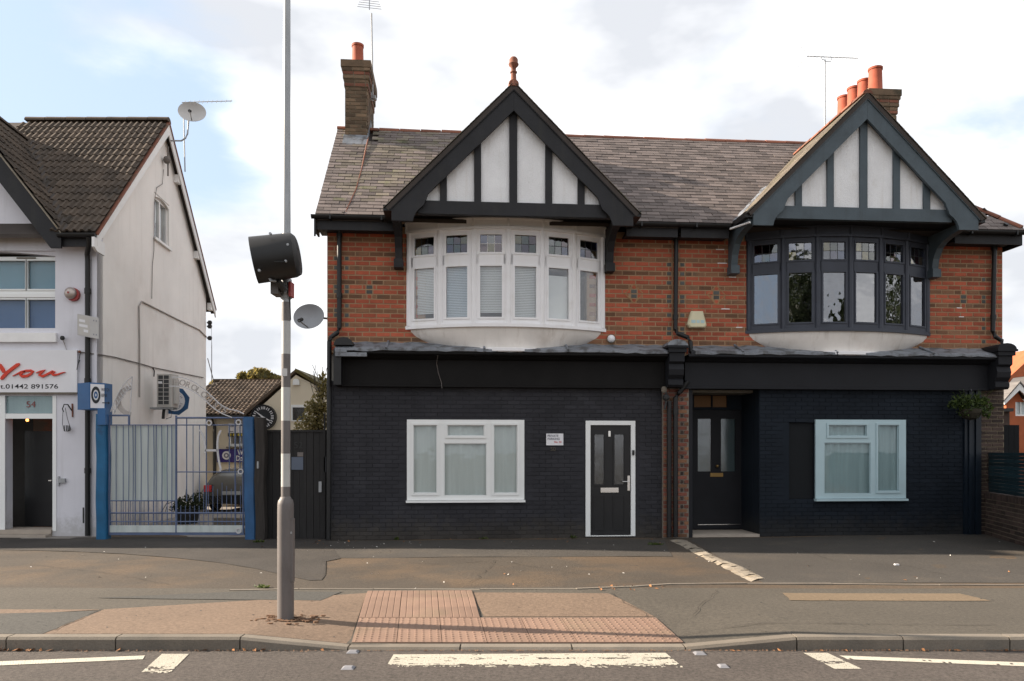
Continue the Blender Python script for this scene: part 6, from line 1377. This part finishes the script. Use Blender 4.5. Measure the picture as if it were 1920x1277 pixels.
# dark planter shrub and bicycle-like hoop in the yard
ds = thing('potted_shrub', 'dark tangled shrub in a tub behind the middle of the blue gate', 'shrub', (wx(352, 17), 17, 0)); xs_ = wx(352, 17)
MB(WF).lathe([(.20, 0), (.27, .3), (.29, .32), (.25, .33), (.2, .28)], (xs_, 17, 0), 14).build('tub', M['cable_dark'], ds); b = MB(WF); leaves(b, [((xs_, 17, .42), (.34, .25, .2)), ((xs_ + .25, 17, .50), (.22, .2, .22)), ((xs_ - .2, 17, .36), (.2, .2, .14))], 700, .07, random.Random(4)); b.build('foliage', M['leaf_dark'], ds)
b = MB(WF); rn = random.Random(11)
for _ in range(14): a = rn.uniform(-.5, .5); b.tube([(xs_ + a * .3, 17, .3), (xs_ + a * .9, 17 + rn.uniform(-.2, .2), .6 + rn.uniform(-.1, .2)), (xs_ + a * 1.5, 17, .5 + rn.uniform(-.3, .2))], .008, 4)
b.build('stems', M['bark'], ds)
rl = thing('low_wall', 'low pale block wall in the yard behind the gate', 'wall', (wx(430, 16.6), 16.6, 0)); 
for i in range(4): MB(WF).box(wx(402, 16.6) + i * .26, wx(402, 16.6) + i * .26 + .25, 16.55, 16.75, 0, .16).build('block', M['kerb'], rl)

# ---- trees and shrubs behind
def tree(name, label, base, h, blobs, n, size, m, seed, trunk=.12, group=None):
    t = thing(name, label, 'tree' if h > 2.6 else 'shrub', base, group); rn = random.Random(seed); x, y, z = base
    b = MB(WF); b.tube([(x, y, z - .05), (x + rn.uniform(-.1, .1), y, z + h * .35), (x + rn.uniform(-.2, .2), y, z + h * .7)], [trunk, trunk * .75, trunk * .4], 8)
    for c, r in blobs:
        for _ in range(2): p = (c[0] + rn.uniform(-.6, .6) * r[0], c[1] + rn.uniform(-.6, .6) * r[1], c[2] + rn.uniform(.1, .7) * r[2]); b.tube([(x, y, z + h * .3), ((x + p[0]) / 2 + rn.uniform(-.15, .15), (y + p[1]) / 2, (z + h * .3 + p[2]) / 2 + .1), p], [trunk * .5, trunk * .3, trunk * .1], 5)
    b.build('trunk', M['bark'], t); b = MB(WF); leaves(b, blobs, n, size, rn); b.build('crown', m, t); return t
def blobs_px(Y, lst): return [((wx(px, Y), Y + dy, wz(py, Y)), (rx / FPX * Y, rx / FPX * Y * .9, rz / FPX * Y)) for px, py, rx, rz, dy in lst]
tree('tree', 'olive brown tree top above the outbuilding ridge left of the post', (wx(486, 42), 42, -.1), 5.0, blobs_px(42, [(487, 706, 24, 15, 0), (470, 712, 16, 10, .5), (508, 712, 20, 10, .3), (455, 711, 10, 12, 0), (525, 716, 12, 8, 0)]), 1500, .34, M['leaf_olive'], 1, .16)
tree('tree', 'small yellowish tree showing between the white shop and the outbuilding roof', (wx(404, 40), 40, -.1), 4.4, blobs_px(40, [(402, 730, 13, 16, 0), (394, 745, 12, 20, .4)]), 700, .28, M['leaf_autumn'], 2, .1)
tree('shrub', 'autumn coloured shrub rising over the black fence beside the brick house', (wx(592, 17), 17.2, 0), 2.4, blobs_px(17, [(592, 782, 26, 30, 0), (574, 800, 24, 22, 0), (600, 755, 20, 26, .1), (586, 764, 14, 14, -.1), (606, 720, 10, 24, 0), (603, 790, 18, 30, .1)]), 1500, .08, M['leaf_autumn'], 3, .05)
b = MB(WF); rn = random.Random(9)
for _ in range(22): x0 = wx(rn.uniform(590, 612), 17); z0 = wz(rn.uniform(735, 770), 17); b.tube([(x0, 17.2, z0), (x0 + rn.uniform(-.12, .06), 17.2, z0 + .25), (x0 + rn.uniform(-.22, .06), 17.2, z0 + rn.uniform(.4, .75))], .006, 4)
b.build('twigs', M['bark'], [o for o in bpy.data.objects if o.name == 'shrub'][0])
# trees over the road behind the camera: seen only mirrored in the window glass
tree('tree', 'tall broad dark tree across the road, mirrored in the second slate blue pane', (6.6, -13, -.1), 12, [((6.6, -13, 9.6), (1.5, 1.8, 2.4)), ((6.2, -13, 7.5), (1.7, 2, 2.2)), ((7.2, -13, 8.2), (1.3, 1.8, 2.2))], 3000, .45, M['leaf_dark'], 21, .3)
tree('tree', 'slim forked dark tree across the road, mirrored in the third slate blue pane', (18.6, -13, -.1), 10.5, [((18.4, -13, 8.6), (.8, .8, 1.9)), ((19.4, -13, 8.0), (.7, .8, 1.5))], 1300, .4, M['leaf_dark'], 22, .25)
tree('tree', 'loose dark tree beyond the right edge, mirrored in the fifth slate blue pane', (30, 3, -.1), 12, [((30, 3, 8.5), (1.8, 2.2, 2.8)), ((29, 4.4, 7), (1.3, 1.4, 2.0)), ((30.5, 1.8, 6.8), (1.2, 1.4, 1.8))], 1300, .5, M['leaf_dark'], 23, .25)

# ================================================================== RIGHT EDGE
Bp, dirv = Vector((8.15, 10.95)), Vector((1.10, 4.0)).normalized()
def RF(x, y, z): return Vector((Bp.x + dirv.x * x + dirv.y * y, Bp.y + dirv.y * x - dirv.x * y, z))
rw = thing('garden_wall', 'low dark brick garden wall running forward from the end pier', 'wall', RF(2, 0, 0)); LW = 4.05
box('core', M['mortar_dark'], rw, RF, 0, LW, .012, .21, -.05, .72)
P = Pieces(); lay(P, RF, 0, LW, .0, 0, .70, .0775, .235, lambda k, x: M['brick_dark'], None, None, .012, .04)
for i in range(int(LW / .0775)): P.add(RF(.04 + i * .0775, -.012, .765), brick_vs(RF, .067, .12, .235), BOXF, ('soldier',), M['brick_dark'], random.random())
P.build('brick', 'far_bricks', rw, 150)
sf = thing('slat_fence', 'dark teal horizontal slat fence on top of the low brick wall', 'fence', RF(2, .1, .83))
zz = .835; 
while zz < 1.56: b = MB(RF); b.tint = random.random(); b.box(0, LW - .02, .07 + random.uniform(0, .006), .095, zz, zz + .058); b.build('slat', M['teal_slat'], sf); zz += .0635
for i in range(4): box('post', M['hoarding'], sf, RF, .05 + i * 1.3, .12 + i * 1.3, .10, .17, .827, 1.57)
ho = thing('board_screen', 'black board screen behind the slat fence in front of the orange house', 'fence', (wx(1895, 16.5), 16.5, 0))
for i in range(5): x = wx(1862, 16.5) + i * .115; box('board', M['hoarding'], ho, WF, x, x + .11, 16.5, 16.53, 0, wz(797, 16.5))
oh = thing('orange_house', 'orange brick gabled house with white verge boards at the right edge', 'house', (wx(1905, 33), 33, 0)); YH = 33.0
hx_ = lambda px, Y=YH: wx(px, Y)
hz_ = lambda py, Y=YH: wz(py, Y)
za3 = hz_(722); xa3 = hx_(1903.5); hw3 = hx_(1931) - xa3
b = MB(WF); walls(b, xa3 - hw3 + .25, xa3 + hw3 - .25, YH, YH + 4, -.1, za3 - hw3 * 1.15, [(hx_(1904), hx_(1926), hz_(780), hz_(748))]); b.prism([(xa3 - hw3 + .25, za3 - hw3 * 1.15), (xa3 + hw3 - .25, za3 - hw3 * 1.15), (xa3, za3 - .15)], 'y', YH, YH + 4); b.build('wall', M['orange_wall'], oh)
for sg_ in (-1, 1):
    MB(WF).prism([(xa3, za3 + .06), (xa3 + sg_ * hw3 * 1.08, za3 + .06 - hw3 * 1.25), (xa3 + sg_ * hw3 * 1.02, za3 - hw3 * 1.36), (xa3, za3 - .24)], 'y', YH - .30, YH - .22).build('verge_board', M['upvc'], oh)
    MB(WF).prism([(xa3, za3 + .14), (xa3 + sg_ * hw3 * 1.1, za3 + .14 - hw3 * 1.27), (xa3 + sg_ * hw3 * 1.1, za3 + .07 - hw3 * 1.27), (xa3, za3 + .07)], 'y', YH - .34, YH + 4).build('roof', M['roof_grey'], oh)
fw = MB(WF); walls(fw, hx_(1904), hx_(1926), YH + .03, YH + .10, hz_(780), hz_(748), [(hx_(1906.5), hx_(1914), hz_(777), hz_(751)), (hx_(1916), hx_(1924), hz_(777), hz_(751))]); fw = fw.build('window', M['upvc'], oh); box('pane', M['pane'], fw, WF, hx_(1906), hx_(1925), YH + .06, YH + .066, hz_(778), hz_(750)); box('blind', M['blind'], fw, WF, hx_(1905), hx_(1925), YH + .12, YH + .13, hz_(780), hz_(748))
MB(WF).prism([(hx_(1876, 40), wz(722, 40)), (hx_(1955, 40), wz(650, 40)), (hx_(2030, 40), wz(722, 40)), (hx_(2030, 40), -.1), (hx_(1876, 40), -.1)], 'y', 40, 48).build('main_wall', M['orange_wall'], oh)
P = Pieces(); 
MB(WF).add([(hx_(1870, 37.4), 37.4, wz(745, 37.4)), (hx_(2050, 37.4), 37.4, wz(745, 37.4)), (hx_(2050, 43), 43, wz(655, 43)), (hx_(1930, 43), 43, wz(672, 43))], [(0, 1, 2, 3)]).build('main_roof', M['roof_grey'], oh)
box('low_extension', M['brick_dark'], oh, WF, hx_(1868, 30), hx_(1893, 30), 30, 32.5, 0, wz(768, 30)); box('gutter', M['cable_dark'], oh, WF, hx_(1868, 30), hx_(1894.5, 30), 29.8, 30, wz(772, 30), wz(766, 30))

# ================================================================== THE STRIPED CROSSING POST
YP = 7.33; pc = wx(535.5, YP)
cp = thing('crossing_post', 'tall grey and white banded crossing post carrying a black hooded lamp', 'post', (pc, YP, 0))
zp = lambda py: wz(py, YP)
rb = 15.2 / FPX * YP; ru = 8.3 / FPX * YP
lean = lambda z: pc + (z - zp(940)) * .0028
MB(WF).lathe([(rb * 1.0, -.1), (rb, 0), (rb * .985, zp(965)), (rb * .97, zp(946)), (rb * .90, zp(939)), (rb * .70, zp(934.5)), (ru * 1.15, zp(932)), (ru, zp(931))], (pc, YP, 0), 28).build('base', M['post_grey'], cp, smooth=True)
box('access_door', M['post_grey'], cp, WF, pc + rb * .55, pc + rb * 1.07, YP - rb * .55, YP + .02, .35, zp(972))
edges = [(931, 912.5, 0), (912.5, 850.5, 1), (850.5, 789, 0), (789, 726.5, 1), (726.5, 664, 0), (664, 602.5, 1), (602.5, 567, 0)]
for y0, y1, w in edges: b = MB(WF); b.tube([(lean(zp(y0)), YP, zp(y0)), (lean(zp(y1)), YP, zp(y1))], ru, 24); b.build('band', M['post_pale' if w else 'post_grey'], cp, smooth=True)
b = MB(WF); b.tube([(lean(zp(567)), YP, zp(567)), (lean(zp(300)), YP, zp(300)), (lean(zp(-120)), YP, zp(-120))], [ru * .98, ru * .86, ru * .72], 24); b.build('upper_pole', M['galv'], cp, smooth=True)
b = MB(WF); b.tube([(lean(2.9), YP, zp(560)), (lean(2.9), YP, zp(524))], ru * 1.25, 20); b.build('clamp', M['galv'], cp, smooth=True); box('clamp_plate', M['post_grey'], cp, WF, wx(517, YP), wx(531, YP), YP - .16, YP + .02, zp(557), zp(530)); box('clamp_plate', M['bell_red'], cp, WF, wx(545.5, YP), wx(549.5, YP), YP - .08, YP + .04, zp(558), zp(531))
# the hood: an open tube facing left, rounded at the back
YHd = YP - .24
ho_ = lambda px, py: (wx(px, YHd), wz(py, YHd))
st_ = [((467.5, 446), (484, 530.5), .22), ((500, 443), (511, 526.5), .225), ((530, 440), (540, 521.5), .22), ((545, 438.5), (557, 518.5), .21), ((553, 443), (563, 514), .185), ((558, 462), (564, 500), .11)]
def hood(scale, rng):
    rings = []
    for (tx, ty), (bx_, by), dr_ in rng:
        t_, b_ = Vector(ho_(tx, ty)), Vector(ho_(bx_, by)); m_ = (t_ + b_) / 2; h_ = (t_ - b_) / 2 * scale; ring = []
        for i in range(28):
            a = i * 2 * math.pi / 28; ca, sa = math.cos(a), math.sin(a)
            sa_ = math.copysign(abs(sa) ** .9, sa); ca_ = math.copysign(abs(ca) ** .9, ca)
            ring.append((m_.x + h_.x * sa_ - ca_ * .048 * (1 if dr_ > .2 else .3), YHd + ca_ * dr_ * scale, m_.y + h_.y * sa_))
        rings.append(ring)
    return rings
outr, inr = hood(1, st_), hood(.965, st_[:3])
b = MB(WF); b.loft(outr, True, False); n = len(b.v); b.add(outr[-1], [tuple(range(28))]); b.loft([outr[0], inr[0]], True, False); b.loft(inr, True, False); b.add(inr[-1], [tuple(range(28))]); b.build('hood', M['black_plastic'], cp, smooth=True)
MB(WF).tube([(wx(520, YHd), YHd, wz(526, YHd)), (wx(525, YHd), YHd + .1, wz(536, YHd)), (wx(532, YP), YP - .08, zp(545))], .03, 10).build('hood_bracket', M['cable_dark'], cp); MB(WF).tube([(wx(507, YHd), YHd - .06, wz(522, YHd)), (wx(513, YHd), YHd - .08, wz(530, YHd)), (wx(518, YHd), YHd - .02, wz(528, YHd))], .012, 6).build('hinge_loop', M['galv'], cp)
c_ = Vector(ho_(508, 484)); b = MB(WF); b.ico((c_.x, YHd, c_.y), .14, 14, 8, (.4, 1, 1)); b.build('lens', M['rubber'], cp, smooth=True)

for px_, py_ in ((548, 500), (552, 470), (500, 517), (520, 450)):
    x_, z_h = ho_(px_, py_); MB(WF).disc((x_, z_h), .012, YHd - .215, YHd - .19, 8).build('hood_screw', M['galv'], cp)
MB(WF).box(wx(528, YHd), wx(548, YHd), YHd - .2275, YHd - .2205, wz(503, YHd), wz(500.5, YHd)).build('hood_seam', M['rubber'], cp)
for py_ in (536, 551): b = MB(WF); b.tube([(lean(2.9), YP, zp(py_ + 2)), (lean(2.9), YP, zp(py_ - 2))], ru * 1.32, 20); b.build('strap', M['galv'], cp); MB(WF).box(wx(538, YP), wx(542, YP), YP - ru * 1.32 - .03, YP - ru * 1.2, zp(py_ + 2.5), zp(py_ - 2.5)).build('strap_screw', M['galv'], cp)
box('number_tag', M['dish_pale'], cp, WF, pc - .02, pc + .028, YP - ru - .004, YP - ru * .93, zp(706), zp(692)); MB(WF).tube([(lean(2.9) + .03, YP - .05, zp(531)), (lean(2.9) + .045, YP - .05, zp(548)), (lean(2.9) + ru, YP - .02, zp(566)), (lean(2.8) + ru * 1.02, YP, zp(600))], .006, 6).build('feed_cable', M['cable_dark'], cp)
box('door_lock', M['galv'], cp, WF, pc + rb * .75, pc + rb * .95, YP - rb * .62, YP - rb * .552, zp(1000), zp(996))

# ================================================================== WEEDS, LITTER, LEAVES
def weed(label, px, py, r, h, n, seed):
    x, y = gp(px, py); t = thing('weed', label, 'weed', (x, y, 0)); rn = random.Random(seed); b = MB(WF)
    for _ in range(n):
        a = rn.uniform(0, 6.28); d = rn.uniform(0, r); p = Vector((x + math.cos(a) * d, y + math.sin(a) * d * .6, pav(x, y))); q = p + Vector((rn.uniform(-.05, .05), rn.uniform(-.04, .04), h * rn.uniform(.4, 1))); s = Vector((rn.uniform(-1, 1), rn.uniform(-1, 1), 0)).normalized() * .018
        b.tint = rn.random(); b.add([tuple(p - s * .3), tuple(p.lerp(q, .5) - s), tuple(q), tuple(p.lerp(q, .5) + s)], [(0, 1, 2, 3)])
    b.build('leaves', M['weed'], t)
weed('leafy green weed at the foot of the black fence right of the post', 562, 1007, .10, .24, 70, 1); weed('green weed at the foot of the dark timber post', 514, 1009, .12, .13, 60, 2); weed('flat green tuft in front of the black front door', 1228, 1022, .14, .05, 60, 3); weed('short green grass tuft left of the post on the forecourt edge', 492, 1101, .10, .04, 50, 4); weed('low green weeds between the blue gate post and the dark timber post', 484, 1017, .10, .06, 50, 5)
for i, (px, py, t_) in enumerate(((650, 1012, 'tiny weed tuft at the left end of the charcoal wall'), (745, 1012, 'tiny weed tuft under the left side of the white window'), (905, 1011.5, 'tiny weed tuft under the right half of the white window'), (1075, 1010.5, 'tiny weed tuft left of the black front door'), (1452, 1004.5, 'tiny weed tuft below the black shutter panel'), (1640, 1002.5, 'tiny weed tuft below the pale blue grey window'), (1775, 1001.5, 'tiny weed tuft near the boarded pilaster under the basket'))): weed(t_, px, py, .06 + .02 * (i % 3), .05 + .025 * (i % 2), 16, 60 + i)
rn = random.Random(31)
def scatter(name, m, n, spots, size, thick):
    b = MB(WF)
    for _ in range(n):
        x0, x1, y0, y1 = rn.choice(spots); px, py = rn.uniform(x0, x1), rn.uniform(y0, y1); x, y = gp(px, py); zb_ = pav(x, y) if y > KY else -.11
        if y < KY: x, y = gp(px, py, -.11); y = min(y, KF - .03)
        s = size * rn.uniform(.4, 1.4); a = rn.uniform(0, 3.14); c, d = math.cos(a) * s, math.sin(a) * s; b.tint = rn.random()
        b.add([(x - c, y - d, zb_ + .006), (x + d * .5, y - c * .5, zb_ + .008 + thick * rn.random()), (x + c, y + d, zb_ + .006 + thick * rn.random()), (x - d * .5, y + c * .5, zb_ + .007)], [(0, 1, 2, 3)])
    return b.build(name, m, None, kind='stuff', label=None)
scatter('litter', M['litter'], 70, [(0, 600, 1015, 1100), (640, 1260, 1014, 1040), (640, 1230, 1040, 1105), (1300, 1900, 1006, 1090), (600, 720, 1010, 1030)], .016, .01)
scatter('fallen_leaves', M['dead_leaf'], 120, [(-40, 80, 1214, 1222), (0, 660, 1215, 1222), (500, 600, 1150, 1166), (640, 1240, 1012, 1020), (1120, 1250, 1100, 1112), (1280, 1920, 1216, 1222), (480, 620, 1008, 1030), (0, 1900, 1010, 1100)], .022, .02)
scatter('dirt_specks', M['cable_dark'], 420, [(0, 1900, 1014, 1100), (0, 1900, 1120, 1185), (1260, 1900, 1010, 1020), (620, 1240, 1012, 1019)], .014, .004)
scatter('gutter_grit', M['soil'], 700, [(-100, 660, 1217, 1223), (1290, 2000, 1215, 1222), (660, 1290, 1218, 1222)], .010, .006)
tw = MB(WF); X, Y = gp(1681, 1060); tw.box(X - .03, X + .03, Y - .02, Y + .02, .002, .02); tw.build('litter_scrap', M['sign_white'], None, label='small bright white scrap on the dark forecourt at right', cat='litter', base=(X, Y, 0))
x, y = pc, YP
b = MB(WF)
for i in range(110): a = rn.uniform(0, 6.28); d = rb + rn.uniform(0, .22) * rn.random(); p = (x + math.cos(a) * d * 1.5, y + math.sin(a) * d - .02); b.tint = rn.random(); s = rn.uniform(.006, .02); b.prism([(p[0] + s * math.cos(t * 1.047) * 1.5, p[1] + s * math.sin(t * 1.047)) for t in range(6)], 'z', .0, pav(*p) + .008 + rn.random() * .006)
b.build('soil_ring', M['soil'], None, kind='stuff')
